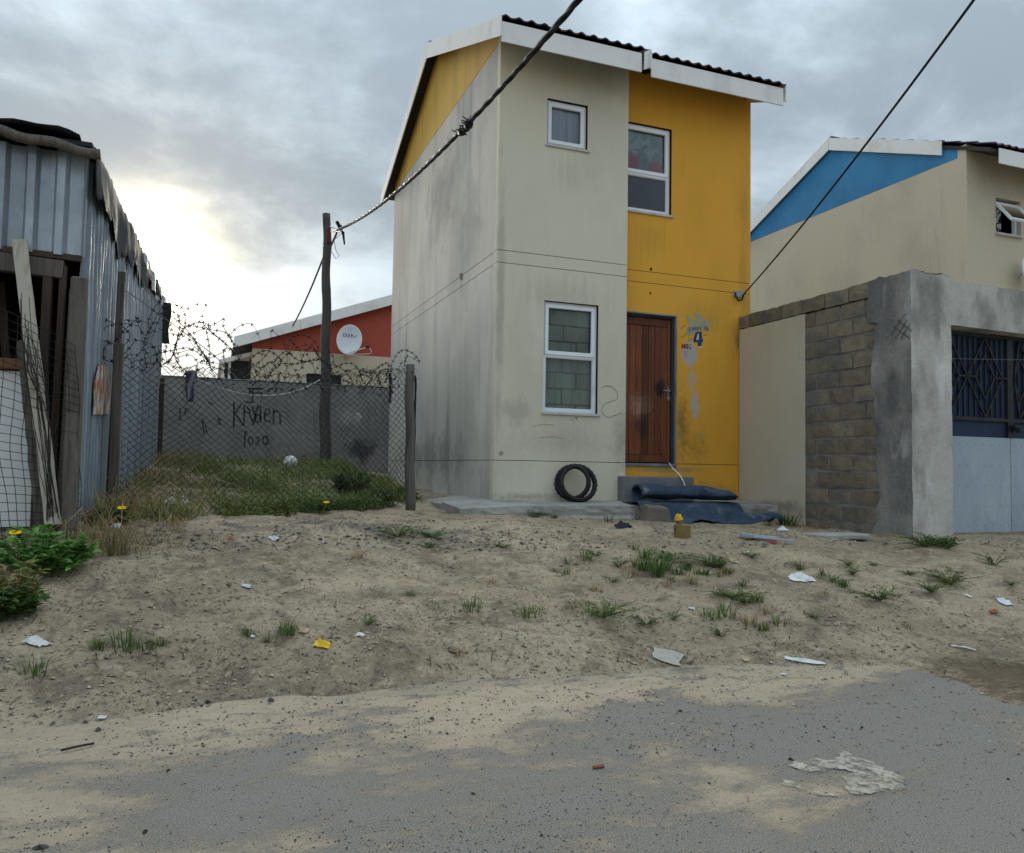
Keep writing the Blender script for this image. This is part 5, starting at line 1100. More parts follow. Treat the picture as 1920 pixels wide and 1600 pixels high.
crumple('plastic_bag', 404, 965, 22, 18, (.62, .64, .58), 'small balled-up bag with green print at the grass edge', 'plastic bag', .8, 10)
crumple('foil_wrapper', 150, 990, 28, 10, (.55, .60, .70), 'glinting foil wrapper lying before the white bag', 'wrapper', .5)
crumple('foil_wrapper', 218, 988, 22, 10, (.66, .68, .72), 'pale wrapper tucked against the tall dry tuft', 'wrapper', .5)
crumple('plastic_film', 70, 1208, 46, 17, (.60, .60, .57), 'sheet of milky plastic film flat on the sand slope', 'plastic film', .12, flat=True)
crumple('yellow_packet', 603, 1214, 34, 17, (.72, .47, .01), 'bright yellow crushed packet on the sand bank', 'packet', .38, 10, flat=True)
crumple('plastic_film', 462, 1103, 19, 6, (.52, .56, .60), 'bluish scrap of plastic film on the open sand', 'plastic film', .2, flat=True)
crumple('plastic_film', 1250, 1236, 60, 24, (.42, .38, .32), 'dusty clear film pressed into the road verge', 'plastic film', .08, flat=True)
crumple('white_packet', 1500, 1087, 46, 17, (.74, .75, .72), 'crushed white packet lying among the verge weeds', 'packet', .35, 10, flat=True)
crumple('paper_sheet', 1468, 996, 28, 12, (.72, .73, .80), 'folded lilac-white paper by the carpet corner', 'paper', .5, 6)
crumple('paper_strip', 1508, 1242, 78, 11, (.72, .73, .72), 'long white paper strip at the edge of the asphalt', 'paper', .05, flat=True, rot=-.35)
crumple('paper_strip', 1806, 1217, 46, 8, (.66, .66, .62), 'shorter white strip on the damp dark soil', 'paper', .05, flat=True, rot=-.3)
crumple('paper_scrap', 1884, 1132, 26, 10, (.70, .72, .74), 'creased white paper scrap below the gate', 'paper', .3)
crumple('paper_scrap', 1816, 1120, 13, 7, (.72, .72, .70), 'tiny white paper scrap beside the creeping weed', 'paper', .3)
crumple('fruit_peel', 1863, 1151, 16, 7, (.38, .09, .03), 'curl of orange-red peel on the sand', 'peel', .5)
crumple('plastic_scrap', 1297, 1144, 12, 6, WH, 'small white plastic shard between two verge weeds', 'scrap', .2)
crumple('card_scrap', 1399, 1241, 14, 7, (.50, .36, .20), 'tan card scrap near the asphalt edge', 'card', .2)
crumple('card_scrap', 1376, 1054, 17, 6, (.52, .40, .24), 'tan card scrap below the metal rails', 'card', .2)
crumple('plastic_scrap', 1401, 1038, 8, 6, (.55, .68, .66), 'pale green-blue plastic shard above the card scrap', 'scrap', .3)
crumple('paper_scrap', 190, 1351, 17, 9, (.62, .64, .62), 'pale torn paper lying on the sandy road edge', 'paper', .25)
crumple('paper_scrap', 1469, 1268, 11, 6, (.66, .66, .66), 'white speck of paper at the corner of the asphalt', 'paper', .25)
crumple('plastic_scrap', 676, 1194, 20, 5, (.74, .74, .72), 'curved white plastic sliver right of the yellow packet', 'scrap', .2, flat=True)
crumple('plastic_scrap', 474, 1198, 8, 12, (.70, .72, .74), 'white plastic sliver beside a dark grass tuft', 'scrap', .3)
crumple('card_scrap', 569, 1186, 18, 11, (.50, .35, .22), 'bent tan card chip near the yellow packet', 'card', .3)
crumple('navy_cloth', 1168, 987, 33, 12, (.012, .014, .032), 'dark navy cloth lump on the gravel before the apron', 'cloth', .5, 8)
crumple('paper_scrap', 52, 1116, 14, 12, (.55, .58, .60), 'crumpled silver paper at the foot of the leafy plant', 'paper', .6)
crumple('paper_scrap', 114, 1022, 26, 8, (.66, .68, .68), 'torn white paper lodged behind the leafy plant', 'paper', .4)
crumple('red_scrap', 1448, 1018, 20, 5, (.32, .03, .03), 'strip of red plastic across the metal rails', 'scrap', .3)
crumple('plastic_scrap', 432, 1011, 10, 7, (.45, .10, .04), 'orange-red plastic scrap on the dark gravel', 'scrap', .4)
crumple('plastic_scrap', 512, 1012, 18, 6, (.55, .57, .57), 'grey-white plastic scrap on the dark gravel', 'scrap', .3)
mb = MB()
p = atg(145, 1407); ob = MB().tube([p+Vector((-.05, -.02, .012)), p+Vector((0, 0, .014)), p+Vector((.05, .03, .010))], .0045, 5).build('rubber_strip', m_black); tag(ob, 'thin black rubber strip on the sandy road', 'strip')
p = atg(1122, 1441); ob = MB().box(p+Vector((-.022, -.008, 0)), p+Vector((.022, .008, .012))).build('brick_chip', M('brick_red', (.22, .075, .045), bump=.3), bevel=.004); tag(ob, 'small red brick chip on the asphalt', 'brick chip')
a, b = atg(1388, 1010), atg(1462, 1018)
o = thing('metal_rails', a, 'pair of grey metal window rails dumped before the carpet', 'rails')
MB().beam(a+Vector((0, 0, .03)), b+Vector((0, .05, .03)), .05, .035).build('rail', m_galv, o, bevel=.003); MB().beam(a+Vector((.05, -.12, .02)), b+Vector((.08, -.10, .02)), .03, .02).build('rail', m_galv, o, bevel=.003)
p = atg(1556, 1006); mb = MB(); q_ = [Vector((-.38, -.05, 0)), Vector((-.15, -.14, 0)), Vector((.28, -.20, 0)), Vector((.42, -.12, 0)), Vector((.34, .06, 0)), Vector((.0, .16, 0)), Vector((-.30, .12, 0))]
mb.prism([p+v+Vector((0, 0, -.02)) for v in q_], (0, 0, .05)); tag(mb.build('broken_slab', m_conc, bevel=.01), 'broken flat slab of cement at the foot of the block wall', 'slab')
# pale dried cement spill on the asphalt
m_spill = M('dried_cement', (.41, .37, .30), [((.33, .29, .23), 9, (1, 1, 1), .45, .7, .8), ((.16, .15, .135), 40, (1, 1, 1), .54, .64, .9)], bump=.06, bscale=90)
t = m_spill.node_tree; geo = N(t, 'ShaderNodeNewGeometry'); tr = N(t, 'ShaderNodeBsdfTransparent'); mx = N(t, 'ShaderNodeMixShader')
L(t, rng(t, noi(t, geo.outputs['Position'], 16, 8, .72), .36, .62), mx.inputs[0]); L(t, tr.outputs[0], mx.inputs[1]); L(t, t.nodes['Principled BSDF'].outputs[0], mx.inputs[2]); L(t, mx.outputs[0], t.nodes['Material Output'].inputs[0])
def spill(pxs, name, label, seed):
    c = [at(x, y, z=0) for x, y in pxs]; out = []
    for i in range(len(c)):
        a, b = c[i], c[(i+1) % len(c)]
        for k in range(12):
            q = a.lerp(b, k/12); e = .020*mn.noise((q.x*14, q.y*14, seed))+.010*mn.noise((q.x*45, q.y*45, seed)); n_ = (b-a).normalized(); out.append(Vector((q.x-n_.y*e*2, q.y+n_.x*e*2, .005)))
    tag(MB().poly(out).build(name, m_spill, fixn=False), label, 'cement spill')
spill([(1465, 1438), (1510, 1433), (1562, 1424), (1586, 1412), (1640, 1432), (1692, 1464), (1694, 1484), (1650, 1490), (1604, 1487), (1556, 1472), (1585, 1462), (1600, 1450), (1555, 1444), (1510, 1452)], 'cement_spill', 'pale dried cement spill in a ragged arc on the asphalt', 3)
spill([(1462, 1464), (1480, 1466), (1510, 1478), (1545, 1490), (1580, 1494), (1540, 1496), (1500, 1484), (1470, 1474)], 'cement_spill', 'thin pale trail of cement trailing off the larger spill', 5)
# ball
p = at(545, 858, y=4.6); mb = MB(); rb = .115; zc_ = G(p.x, p.y)+.16
mb.grid(lambda u, v: (p.x+rb*math.sin(v*math.pi)*math.cos(u*2*math.pi), p.y+rb*math.sin(v*math.pi)*math.sin(u*2*math.pi), zc_+rb*math.cos(v*math.pi)), 28, 16)
tag(mb.build('football', M('scuffed_white_ball', (.74, .75, .76), [((.05, .05, .05), 9, (1, 1, 1), .62, .64, .9, 2)], rough=.5, bump=.05), smooth=True), 'scuffed white football lying in the grass by the pole', 'ball')
# ---------------------------------------------------------------- vegetation
def gmat(name, c1, c2, c3=None):
    m = bpy.data.materials.new(name); m.use_nodes = True; t = m.node_tree; b = t.nodes['Principled BSDF']
    geo = N(t, 'ShaderNodeNewGeometry'); rv = geo.outputs['Random Per Island']
    c = mixc(t, rv, c1, c2)
    if c3: c = mixc(t, rng(t, noi(t, geo.outputs['Position'], 2.2, 4), .48, .62, 0, .8), c, c3)
    L(t, c, b.inputs['Base Color']); b.inputs['Roughness'].default_value = .7; b.inputs['Specular IOR Level'].default_value = .25
    tr = N(t, 'ShaderNodeBsdfTranslucent'); L(t, c, tr.inputs[0]); mx = N(t, 'ShaderNodeMixShader'); mx.inputs[0].default_value = .25
    L(t, b.outputs[0], mx.inputs[1]); L(t, tr.outputs[0], mx.inputs[2]); L(t, mx.outputs[0], t.nodes['Material Output'].inputs[0]); return m
m_green = gmat('green_grass_blades', (.05, .11, .02), (.22, .30, .075), (.18, .19, .06)); m_dry = gmat('dry_straw', (.16, .105, .045), (.42, .32, .17)); m_weed = gmat('weed_leaves', (.04, .085, .02), (.13, .19, .05)); m_lush = gmat('lush_leaves', (.05, .15, .025), (.20, .36, .09))
rg = random.Random(77)
def blade(mb, p, h, w, lean, az, droop=.4):
    d = Vector((math.cos(az), math.sin(az), 0)); s_ = Vector((-math.sin(az), math.cos(az), 0))*w/2
    m_ = p+d*lean*h*.35+Vector((0, 0, h*.6)); e = p+d*lean*h+Vector((0, 0, h*(1-droop*lean)))
    i = len(mb.v); mb.v += [p-s_, p+s_, m_+s_*.8, m_-s_*.8, e]; mb.f += [(i, i+1, i+2, i+3), (i+3, i+2, i+4)]
def leaf(mb, p, d, l, w, nrm):
    d = d.normalized(); s_ = d.cross(nrm); s_ = s_.normalized()*w/2 if s_.length > 1e-5 else Vector((w/2, 0, 0))
    i = len(mb.v); mid = p+d*l*.5+nrm*l*.06; mb.v += [p, mid+s_, p+d*l, mid-s_]; mb.f.append((i, i+1, i+2, i+3))
FRONT = sorted([(q.x, q.y) for q in (atg(150, 985), atg(240, 990), atg(330, 980), atg(430, 968), atg(560, 966), atg(700, 958), atg(790, 938))])
def in_plot():
    while 1:
        x = rg.uniform(-4.12, -.66); f = interp(FRONT, x); y = f+(6.9-f)*rg.random()**1.7
        if x < -4.0 and y < -3.0: continue
        return x, y, y-f
mg, md = MB(), MB()
n_ = 0
while n_ < 44000:
    x, y, e = in_plot(); q = mn.noise((x*1.3, y*1.0, 3))+.5*mn.noise((x*4, y*4, 6))
    left = sst(-2.9, -3.9, x); dryp = .08+.5*left+.35*mn.noise((x*1.1, y*1.1, 11))
    dens = .5+1.3*q-.25*left*(y < 0)
    if y > 1.5 and y < 3.2 and -2.4 < x < -.9: dens -= .55
    if e < .15: dens -= .3
    n_ += 1
    if rg.random() > dens: continue
    p = Vector((x, y, G(x, y)-.01)); hsc = (.45+2.3*max(0, q+.15)+.8*(mn.noise((x*7, y*7, 4)) > .2))*sst(0, .3, e+.08)
    if rg.random() < dryp: blade(md, p, rg.uniform(.06, .24)*hsc, rg.uniform(.003, .006), rg.uniform(.5, 1.8), rg.uniform(0, 6.28))
    else: blade(mg, p, rg.uniform(.05, .17)*hsc, rg.uniform(.005, .011), rg.uniform(.4, 1.5), rg.uniform(0, 6.28))
for k in range(22000):                                    # low broad-leaved cover among the grass
    x, y, e = in_plot()
    if mn.noise((x*1.5, y*1.2, 17)) < -.0+.25*sst(-2.6, -3.6, x)+.15*mn.noise((x*5, y*5, 2)): continue
    z = G(x, y)+rg.uniform(0, .13)*sst(0, .3, e+.05); a = rg.uniform(0, 6.28)
    leaf(mg, Vector((x, y, z)), Vector((math.cos(a), math.sin(a), rg.uniform(-.1, .9))), rg.uniform(.025, .065), rg.uniform(.012, .028), Vector((rg.uniform(-.4, .4), rg.uniform(-.4, .4), 1)).normalized())
tag(mg.build('grass', m_green, fixn=False, origin=(0, 0, 0)), 'rank green grass and low weeds covering the fenced plot', 'grass', kind='stuff')
for k in range(5200):                                    # dry stalks at the shack's foot and along its side
    x = SX+abs(rg.gauss(.12, .22)); y = rg.uniform(-3.6, 3.)
    if rg.random() < .45: x = rg.uniform(-4.3, -3.4); y = rg.uniform(-3.75, -2.2)
    if x < SX+.05 and y > SY-.05: x = SX+.07
    blade(md, Vector((x, y, G(x, y)-.01)), rg.uniform(.08, .34)*rg.random()*(.4+max(0, mn.noise((x*3, y*3, 9)))*2), rg.uniform(.003, .0055), rg.uniform(.6, 2.0), rg.uniform(0, 6.28))
tag(md.build('dry_grass', m_dry, fixn=False, origin=(0, 0, 0)), 'dry straw-coloured grass along the shack and under the fence', 'grass', kind='stuff')
def leafy_weed(seed, r_=.16, h=.09, n=26, ll=.030):
    rr = random.Random(seed); mb = MB()
    for s_ in range(n):
        a = rr.uniform(0, 6.28); l = r_*rr.uniform(.35, 1.1); hh = h*rr.uniform(.4, 1.2)
        pts = [Vector((0, 0, 0)), Vector((math.cos(a)*l*.5, math.sin(a)*l*.5, hh*.8)), Vector((math.cos(a+.2)*l, math.sin(a+.2)*l, hh))]
        mb.tube(pts, .0018, 3, False)
        for k in range(11):
            t = .2+.8*k/10; p = pts[0].lerp(pts[1], t*2) if t < .5 else pts[1].lerp(pts[2], t*2-1)
            b = a+rr.choice((-1, 1))*rr.uniform(.5, 1.5)
            leaf(mb, p, Vector((math.cos(b), math.sin(b), rr.uniform(-.1, .7))), ll*rr.uniform(.6, 1.2), ll*rr.uniform(.3, .5), Vector((rr.uniform(-.4, .4), rr.uniform(-.4, .4), 1)).normalized())
    return mb
def tuft(seed, r_=.10, h=.13, n=60):
    rr = random.Random(seed); mb = MB()
    for k in range(n):
        a = rr.uniform(0, 6.28); q = rr.random()**.6*r_*.5
        blade(mb, Vector((math.cos(a)*q, math.sin(a)*q, -.005)), h*rr.uniform(.4, 1.1), rr.uniform(.004, .007), rr.uniform(.2, 1.1), a+rr.uniform(-.8, .8))
    return mb
def mesh_of(mb, name, mat):
    me = bpy.data.meshes.new(name); me.from_pydata([Vector(v) for v in mb.v], [], mb.f); me.update(); me.materials.append(mat); return me
LMK = [(603, 1214, 'the yellow packet'), (70, 1208, 'the milky plastic film'), (1030, 965, 'the front of the concrete apron'), (1330, 1000, 'the blue carpet'), (1500, 1087, 'the crushed white packet'), (1755, 1015, 'the plastered gate pillar'), (1508, 1242, 'the long white paper strip'), (1863, 1140, 'the orange-red peel'), (520, 1010, 'the dark gravel before the fence'), (1250, 1236, 'the dusty clear film'), (850, 1221, 'the lumpy dark clod'), (1640, 1120, 'the weeds before the block wall'), (1290, 1070, 'the green clump below the amber bottle'), (1122, 1440, 'the red brick chip'), (1580, 1455, 'the cement spill'), (145, 1405, 'the black rubber strip'), (790, 1005, 'the apron corner'), (1150, 1110, 'the bare sand below the navy cloth'), (1360, 1150, 'the weeds above the dusty film')]
def near(px, py): return min(LMK, key=lambda l: math.hypot(px-l[0], 1.6*(py-l[1])))[2]
WM = [mesh_of(leafy_weed(s, .13+.02*s, .05+.015*(s*3 % 5), 14+4*s, .022+.003*(s % 4)), 'leafy_weed', m_weed) for s in range(7)]; TM = [mesh_of(tuft(s, .07+.03*(s % 4), .08+.02*(s*2 % 5), 26+9*s), 'grass_tuft', m_weed) for s in range(7)]; DM = [mesh_of(tuft(s+9, .12, .15, 34), 'dry_tuft', m_dry) for s in range(2)]
def plant(me, name, px, py, wpx, base, label, group, hs=1.):
    p = atg(px, py); o = bpy.data.objects.new(name, me); col.objects.link(o); o.location = p-Vector((0, 0, .004))
    k = 1.55*wpx/FPX*(p-CAM).dot(fw)/base; o.scale = (k, k, k*hs); o.rotation_euler = (0, 0, rg.uniform(0, 6.28)); return tag(o, (('broad ' if wpx >= 44 else 'small ')+label+' nearest '+near(px, py)) if group else label, 'weed', group)
LW = 'leafy green weed sprawling on sand'; GW = 'weeds dotted over the sand verge'
for px, py, w_ in [(745, 1008, 58), (812, 1008, 46), (1065, 1058, 24), (1118, 1042, 48), (1160, 1064, 28), (1250, 1052, 60), (1290, 1062, 50), (1340, 1066, 46), (1375, 1122, 60), (1398, 1135, 40), (1562, 1092, 52), (1590, 1062, 26), (1650, 1126, 66), (1600, 1078, 24), (1746, 1110, 50), (1782, 1098, 56), (1865, 1060, 48), (1735, 1026, 52), (1775, 1030, 44), (1212, 1172, 44), (1130, 1160, 60), (1262, 1165, 30), (945, 1028, 22), (805, 1026, 26), (1528, 1160, 30), (1352, 1195, 36), (690, 1174, 26), (1150, 1092, 26), (1410, 1046, 22), (1640, 1062, 24), (1702, 1078, 22), (1895, 1098, 20)]:
    plant(rg.choice(WM), 'leafy_weed', px, py, w_, .32, LW, GW, .9 if w_ > 40 else 1.2)
LT = 'green grass tuft on sand'; GT = 'grass tufts dotted over the sand verge'
for px, py, w_ in [(1205, 1068, 50), (1232, 1080, 60), (1270, 1078, 46), (1315, 1078, 40), (1210, 1050, 40), (1360, 1156, 60), (1460, 1172, 40), (1430, 1180, 40), (990, 1156, 50), (884, 1146, 40), (185, 1218, 36), (235, 1220, 60), (272, 1216, 40), (300, 1212, 30), (65, 1266, 50), (540, 1190, 44), (465, 1190, 34), (1545, 1080, 30), (1060, 1078, 20), (1350, 1066, 40), (770, 1118, 20), (500, 1205, 18), (1190, 1030, 22), (1000, 970, 26), (1040, 972, 22), (1140, 978, 26), (1195, 975, 24), (1530, 978, 36), (1475, 985, 44), (1440, 985, 34), (1300, 1095, 24), (1080, 1060, 18), (1190, 1062, 34), (1220, 1066, 40), (1248, 1070, 36), (1285, 1068, 36), (1330, 1060, 30), (1365, 1075, 34), (1390, 1100, 30), (1420, 1128, 30), (1260, 1090, 34), (1100, 1050, 30), (1040, 1072, 20), (1330, 1160, 40), (1500, 1070, 24), (1580, 1100, 30)]:
    plant(rg.choice(TM), 'grass_tuft', px, py, w_, .24, LT, GT, 1.)
LD = 'dry straw-coloured tuft on sand'; GD = 'dry tufts dotted over the sand verge'
for px, py, w_ in [(670, 1045, 36), (1180, 1080, 46), (1290, 1092, 40), (1405, 1170, 50), (1435, 1150, 40), (1250, 1098, 30), (860, 1230, 40), (1350, 1080, 40), (1490, 1060, 30), (920, 1095, 30), (1070, 1140, 40), (600, 1200, 20), (350, 1205, 20), (1545, 1120, 30), (1700, 1180, 30), (1120, 1110, 34)]:
    plant(rg.choice(DM), 'dry_tuft', px, py, w_, .28, LD, GD, .8)
# tall dry tuft, bushy plant with yellow flowers, red-flowered weed
o = plant(mesh_of(tuft(55, .22, .34, 90), 'tall_dry_tuft', gmat('olive_straw', (.10, .09, .03), (.30, .24, .11))), 'tall_tuft', 212, 1040, 70, .5, 'tall half-dry grass tuft standing on the sand beside the white bag', None, 1.1); o['label'] = 'tall half-dry grass tuft standing on the sand near the shack'
def flower(p, par, mat, r_=.035):
    mb = MB(); n_ = 9
    for k in range(n_):
        a = 6.283*k/n_; d = Vector((math.cos(a), math.sin(a)*.7, .25+.3*math.sin(a)))
        leaf(mb, p, d, r_, r_*.55, Vector((0, -.6, .8)))
    mb.tube([p-Vector((0, 0, .05)), p], .0018, 3, False)
    return mb.build('flower', mat, par, fixn=False)
m_yfl = M('yellow_petals', (.80, .46, .004), bump=0); m_rfl = M('crimson_petals', (.30, .02, .03), bump=0)
def bush(px, py, w, h, n, label, seed, mat, fl=(), ll=.062, lw=.024, name='leafy_bush'):
    p = atg(px, py); rr = random.Random(seed); t = thing(name, p, label, 'plant'); mb = MB()
    for s_ in range(n):
        a = rr.uniform(0, 6.28); q = rr.random()**.5; tip = Vector((math.cos(a)*q*w/2, math.sin(a)*q*w/2*.8, h*(1-.35*q*q)*rr.uniform(.25, 1.25)))
        b = Vector((tip.x*.35, tip.y*.35, 0)); mid = b.lerp(tip, .55)+Vector((0, 0, h*.12))
        b.z = G(p.x+b.x, p.y+b.y)-p.z; pts = [p+b, p+mid, p+tip]; mb.tube(pts, .002, 3, False)
        for k in range(16):
            tt = .3+.7*k/15; c = pts[0].lerp(pts[1], tt*2) if tt < .5 else pts[1].lerp(pts[2], tt*2-1)
            az = a+rr.choice((-1, 1))*rr.uniform(.3, 1.5); d = Vector((math.cos(az), math.sin(az), rr.uniform(.0, .9))).normalized(); l = ll*rr.uniform(.5, 1.3)
            d.z -= rr.uniform(0, .5); leaf(mb, c, d, l, lw*rr.uniform(.7, 1.4), Vector((rr.uniform(-.9, .9), rr.uniform(-1, .5), 1)).normalized())
            for e in (-1, 1) if k % 3 == 0 else ():
                d2 = (d+d.cross(Vector((0, 0, 1)))*e*.8).normalized(); leaf(mb, c+d*l*.45, d2, l*.55, lw*.7, Vector((0, rr.uniform(-.4, .4), 1)).normalized())
    mb.build('foliage', mat, t, fixn=False)
    for fx, fy, m_ in fl:
        flower(p+Vector((fx, -w*.2, fy)), t, m_)
    return t
bush(70, 1078, .46, .24, 60, 'lush feathery green plant with a yellow flower below the shack mesh', 3, m_lush, [(-.10, .235, m_yfl)])
bush(112, 1078, .34, .20, 34, 'smaller lush green plant with dense leaves at the edge of the sand', 4, m_lush)
bush(22, 1132, .42, .17, 26, 'scraggly olive plant growing low at the verge corner', 5, gmat('olive_leaves', (.12, .12, .035), (.34, .28, .12)))
bush(12, 1160, .30, .14, 50, 'sparse green plant at the foot of the verge corner', 15, m_weed)
bush(192, 920, .42, .30, 60, 'green weed with crimson flower heads by the shack wall', 6, m_weed, [(-.10, .27, m_rfl), (-.07, .25, m_rfl), (-.05, .28, m_rfl), (.10, .20, m_rfl)])
bush(228, 985, .14, .12, 14, 'small weed with single yellow flower in dry grass by the shack', 7, m_weed, [(0, .115, m_yfl)], .03)
bush(610, 962, .20, .10, 18, 'small weed with single yellow flower at the grass edge below the fence', 8, m_weed, [(0, .10, m_yfl)], .03)
bush(660, 928, .55, .28, 90, 'dark bushy weed growing against the fence near the end post', 9, gmat('dark_weed_leaves', (.018, .045, .012), (.05, .09, .025)), (), .07, .014)
bush(705, 945, .45, .16, 70, 'low green weed mat beside the fence end post', 10, m_weed, (), .05, .016)
bush(640, 955, .5, .13, 70, 'low green weed mat below the dark bushy weed', 12, m_weed, (), .045, .014)
bush(1760, 1022, .34, .06, 40, 'creeping green weed spreading at the foot of the gate pillar', 13, m_weed, (), .04, .02)
# ---------------------------------------------------------------- stones, clods and straw on the ground
def stone(mb, c, r_, rr, flat=.7):
    i = len(mb.v); ax = rr.uniform(0, 6.28); sx, sy = rr.uniform(.7, 1.3), rr.uniform(.6, 1.1)
    for (x, y, z) in ((1, 0, .1), (.5, .8, -.1), (-.5, .85, .1), (-1, 0, -.05), (-.45, -.85, .1), (.5, -.8, .0), (.15, .1, .85), (-.2, -.15, .7)):
        x, y = x*sx*rr.uniform(.8, 1.2), y*sy*rr.uniform(.8, 1.2)
        mb.v.append(c+Vector(((x*math.cos(ax)-y*math.sin(ax))*r_, (x*math.sin(ax)+y*math.cos(ax))*r_, z*flat*r_*rr.uniform(.8, 1.2))))
    for k in range(6):
        mb.f.append((i+k, i+(k+1) % 6, i+(6 if k in (0, 1, 5) else 7)))
    mb.f += [(i+2, i+7, i+6), (i+5, i+6, i+7)] if False else [(i+1, i+2, i+6), (i+2, i+7, i+6), (i+4, i+5, i+7), (i+5, i+6, i+7)]
m_peb = bpy.data.materials.new('mixed_pebbles'); m_peb.use_nodes = True; t = m_peb.node_tree
rv = N(t, 'ShaderNodeNewGeometry').outputs['Random Per Island']; rp_ = N(t, 'ShaderNodeValToRGB'); L(t, rv, rp_.inputs[0]); rp_.color_ramp.interpolation = 'CONSTANT'
els = [(0, (.055, .053, .052)), (.22, (.13, .12, .108)), (.42, (.22, .18, .13)), (.64, (.33, .27, .20)), (.84, (.33, .29, .24)), (.93, (.15, .16, .17)), (.97, (.50, .47, .42)), (.985, (.22, .09, .055))]
for k, (p_, c) in enumerate(els):
    e = rp_.color_ramp.elements[k] if k < 2 else rp_.color_ramp.elements.new(p_); e.position = p_; e.color = (*c, 1)
L(t, rp_.outputs[0], t.nodes['Principled BSDF'].inputs['Base Color']); t.nodes['Principled BSDF'].inputs['Roughness'].default_value = .9
m_clod = M('soil_clods', (.33, .265, .19), [((.21, .165, .12), 8, (1, 1, 1), .45, .65, .8), ((.44, .36, .26), 20, (1, 1, 1), .52, .7, .6)], bump=.4, island=.6)
m_tarst = M('dark_road_grit', (.035, .034, .034), bump=.2, island=1.)
def scatter(n_, rmin, rmax, where, mat, name, label, cat, pw=3.2, bed=.2):
    mb = MB(); rr = random.Random(n_)
    for k in range(n_):
        for _ in range(20):
            px, py = rr.uniform(-40, 1960), rr.uniform(*where)
            v = ray(px, py); base = at(px, py, z=.3) if v.z < 0 else None
            # sample evenly over the picture's ground, nearer ground takes smaller stones
            t_ = (0.-CAM.z)/v.z; p = CAM+v*min(t_, 14)
            lo, hi = 0., min(t_, 14)
            for _b in range(14):
                m_ = (lo+hi)/2; q = CAM+v*m_
                if q.z > max(gbase(q.x, q.y), 0): lo = m_
                else: hi = m_
            p = CAM+v*hi
            if p.y > 6.8 or (p.y > -.62 and p.x > -.6) or (p.x > 3.7 and p.y > -2.75) or (p.x < SX-.05 and p.y > SY): continue
            if rr.random() > .25+1.6*max(0, mn.noise((p.x*1.4, p.y*1.8, n_))+.15): continue
            break
        else: continue
        gh = G(p.x, p.y); onroad = gh < 0
        z = max(gh, 0); r_ = (rmin+(rmax-rmin)*rr.random()**pw)*(.75 if onroad else 1)
        stone(mb, Vector((p.x, p.y, z+r_*.2)), r_, rr)
    o_ = mb.build(name, mat, fixn=False, origin=(0, 0, 0)); return tag(o_, label, cat, kind='stuff')
scatter(9000, .002, .010, (985, 1420), m_peb, 'pebbles', 'small mixed pebbles strewn over the sand verge', 'pebbles', 2.6)
scatter(3800, .003, .016, (975, 1330), m_clod, 'soil_clods', 'crumbly clods of sandy soil on the verge', 'soil', 2.6)
scatter(6500, .0015, .0052, (1270, 1600), m_tarst, 'road_grit', 'dark grit and pebbles loose on the road', 'grit', 3.)
scatter(2500, .006, .020, (968, 1030), m_peb, 'gravel', 'grey gravel spread before the grass and apron', 'gravel', 2.)
ms = MB(); rr = random.Random(12)
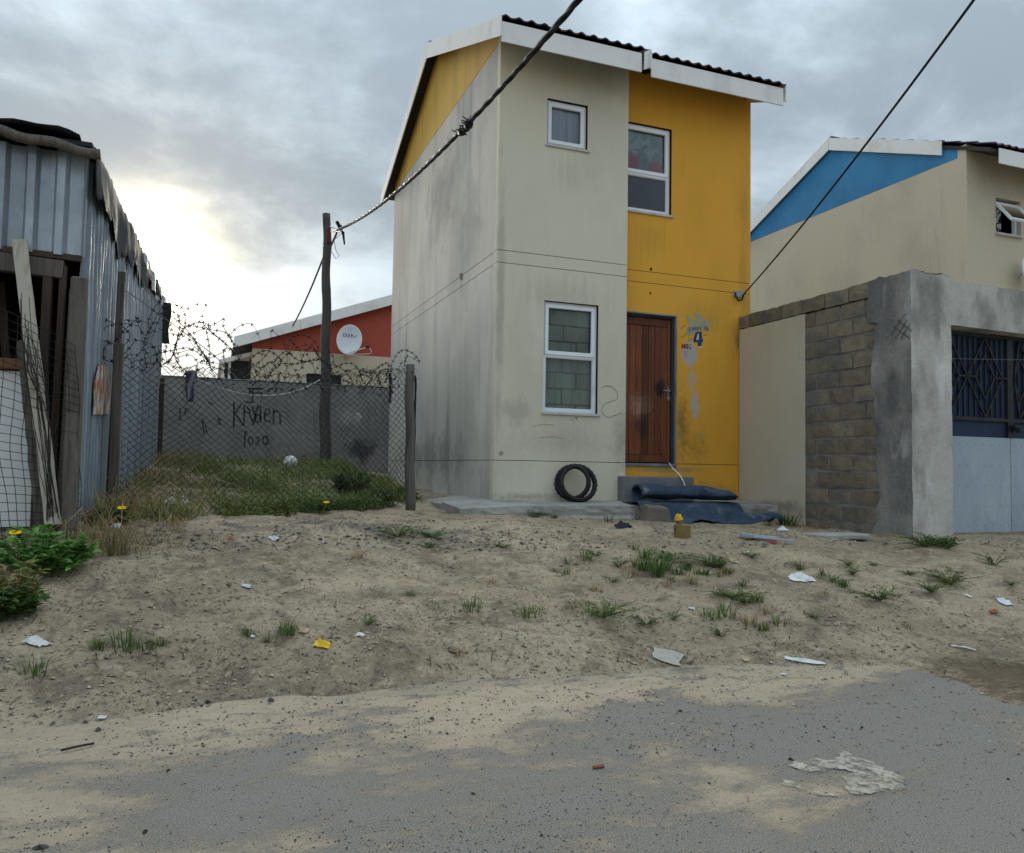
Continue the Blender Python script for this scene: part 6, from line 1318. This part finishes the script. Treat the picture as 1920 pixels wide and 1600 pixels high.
for k in range(2600):
    px, py = rr.uniform(-20, 1940), 965+rr.random()**1.3*300
    v = ray(px, py); lo, hi = 0., min((-CAM.z)/v.z if v.z < 0 else 14, 14)
    for _b in range(14):
        m_ = (lo+hi)/2; q = CAM+v*m_
        if q.z > max(gbase(q.x, q.y), 0): lo = m_
        else: hi = m_
    p = CAM+v*hi
    if (p.y > -.62 and p.x > -.6) or (p.x > 3.7 and p.y > -2.75) or p.y > 0 or (p.x < SX-.05 and p.y > SY): continue
    a = rr.uniform(0, 6.28); l = rr.uniform(.015, .07); w_ = rr.uniform(.0012, .003); d = Vector((math.cos(a), math.sin(a), 0))*l/2; s_ = Vector((-math.sin(a), math.cos(a), 0))*w_
    z0 = Vector((0, 0, .006)); q1, q2 = p-d, p+d; q1.z = max(G(q1.x, q1.y), 0); q2.z = max(G(q2.x, q2.y), 0)+rr.uniform(0, .012)
    ms.quad(q1-s_+z0, q1+s_+z0, q2+s_+z0, q2-s_+z0)
m_twig = gmat('twigs_and_straw', (.045, .034, .024), (.33, .25, .14)); tag(ms.build('straw_litter', m_twig, fixn=False, origin=(0, 0, 0)), 'broken straw and twigs scattered over the sand', 'straw', kind='stuff')
# the larger loose stones one can pick out
SM = []
for s_ in range(4):
    mb = MB(); stone(mb, Vector((0, 0, .25)), 1., random.Random(s_+40), .8); SM.append(mesh_of(mb, 'stone', M('dark_loose_stone_%d' % s_, [(.035, .035, .037), (.06, .055, .05), (.11, .10, .09), (.16, .125, .088)][s_], bump=.4, bscale=60)))
for px, py, r_, lab in [(1120, 1150, 6, 0), (272, 1562, 8, 0), (76, 1592, 16, 1), (390, 1320, 7, 0), (378, 1326, 5, 0), (508, 1316, 9, 1), (575, 1262, 6, 2), (620, 1205, 5, 0), (315, 1448, 5, 0), (887, 1490, 5, 0), (838, 1377, 5, 0), (810, 1350, 6, 1), (640, 1320, 5, 0), (760, 1384, 4, 0), (1275, 1335, 5, 0), (1015, 1568, 5, 0), (1483, 1426, 6, 0), (1616, 1366, 5, 0), (1890, 1462, 5, 0), (1242, 1038, 10, 2), (1432, 1024, 9, 2), (430, 1098, 8, 3), (160, 1357, 7, 1), (184, 1371, 9, 1), (100, 1358, 7, 2), (850, 1221, 22, 3), (1180, 990, 7, 2), (1330, 1470, 4, 0), (1545, 1364, 4, 0)]:
    p = atg(px, py); o = bpy.data.objects.new('stone', SM[lab]); col.objects.link(o); k = r_/FPX*(p-CAM).dot(fw); o.location = p; o.scale = (k, k, k*(.8 if r_ < 12 else .45)); o.rotation_euler = (0, 0, rg.uniform(0, 6.28))
    big_ = r_ > 12
    tag(o, {850: 'lumpy dark clod beside dry tufts in the middle of the sand bank', 76: 'flat dark stone on the sandy side of the road'}.get(px, 'loose '+['black', 'dark grey', 'pale grey', 'brown'][lab]+' stone lying nearest '+near(px, py)), 'stone', None if big_ else 'loose stones')
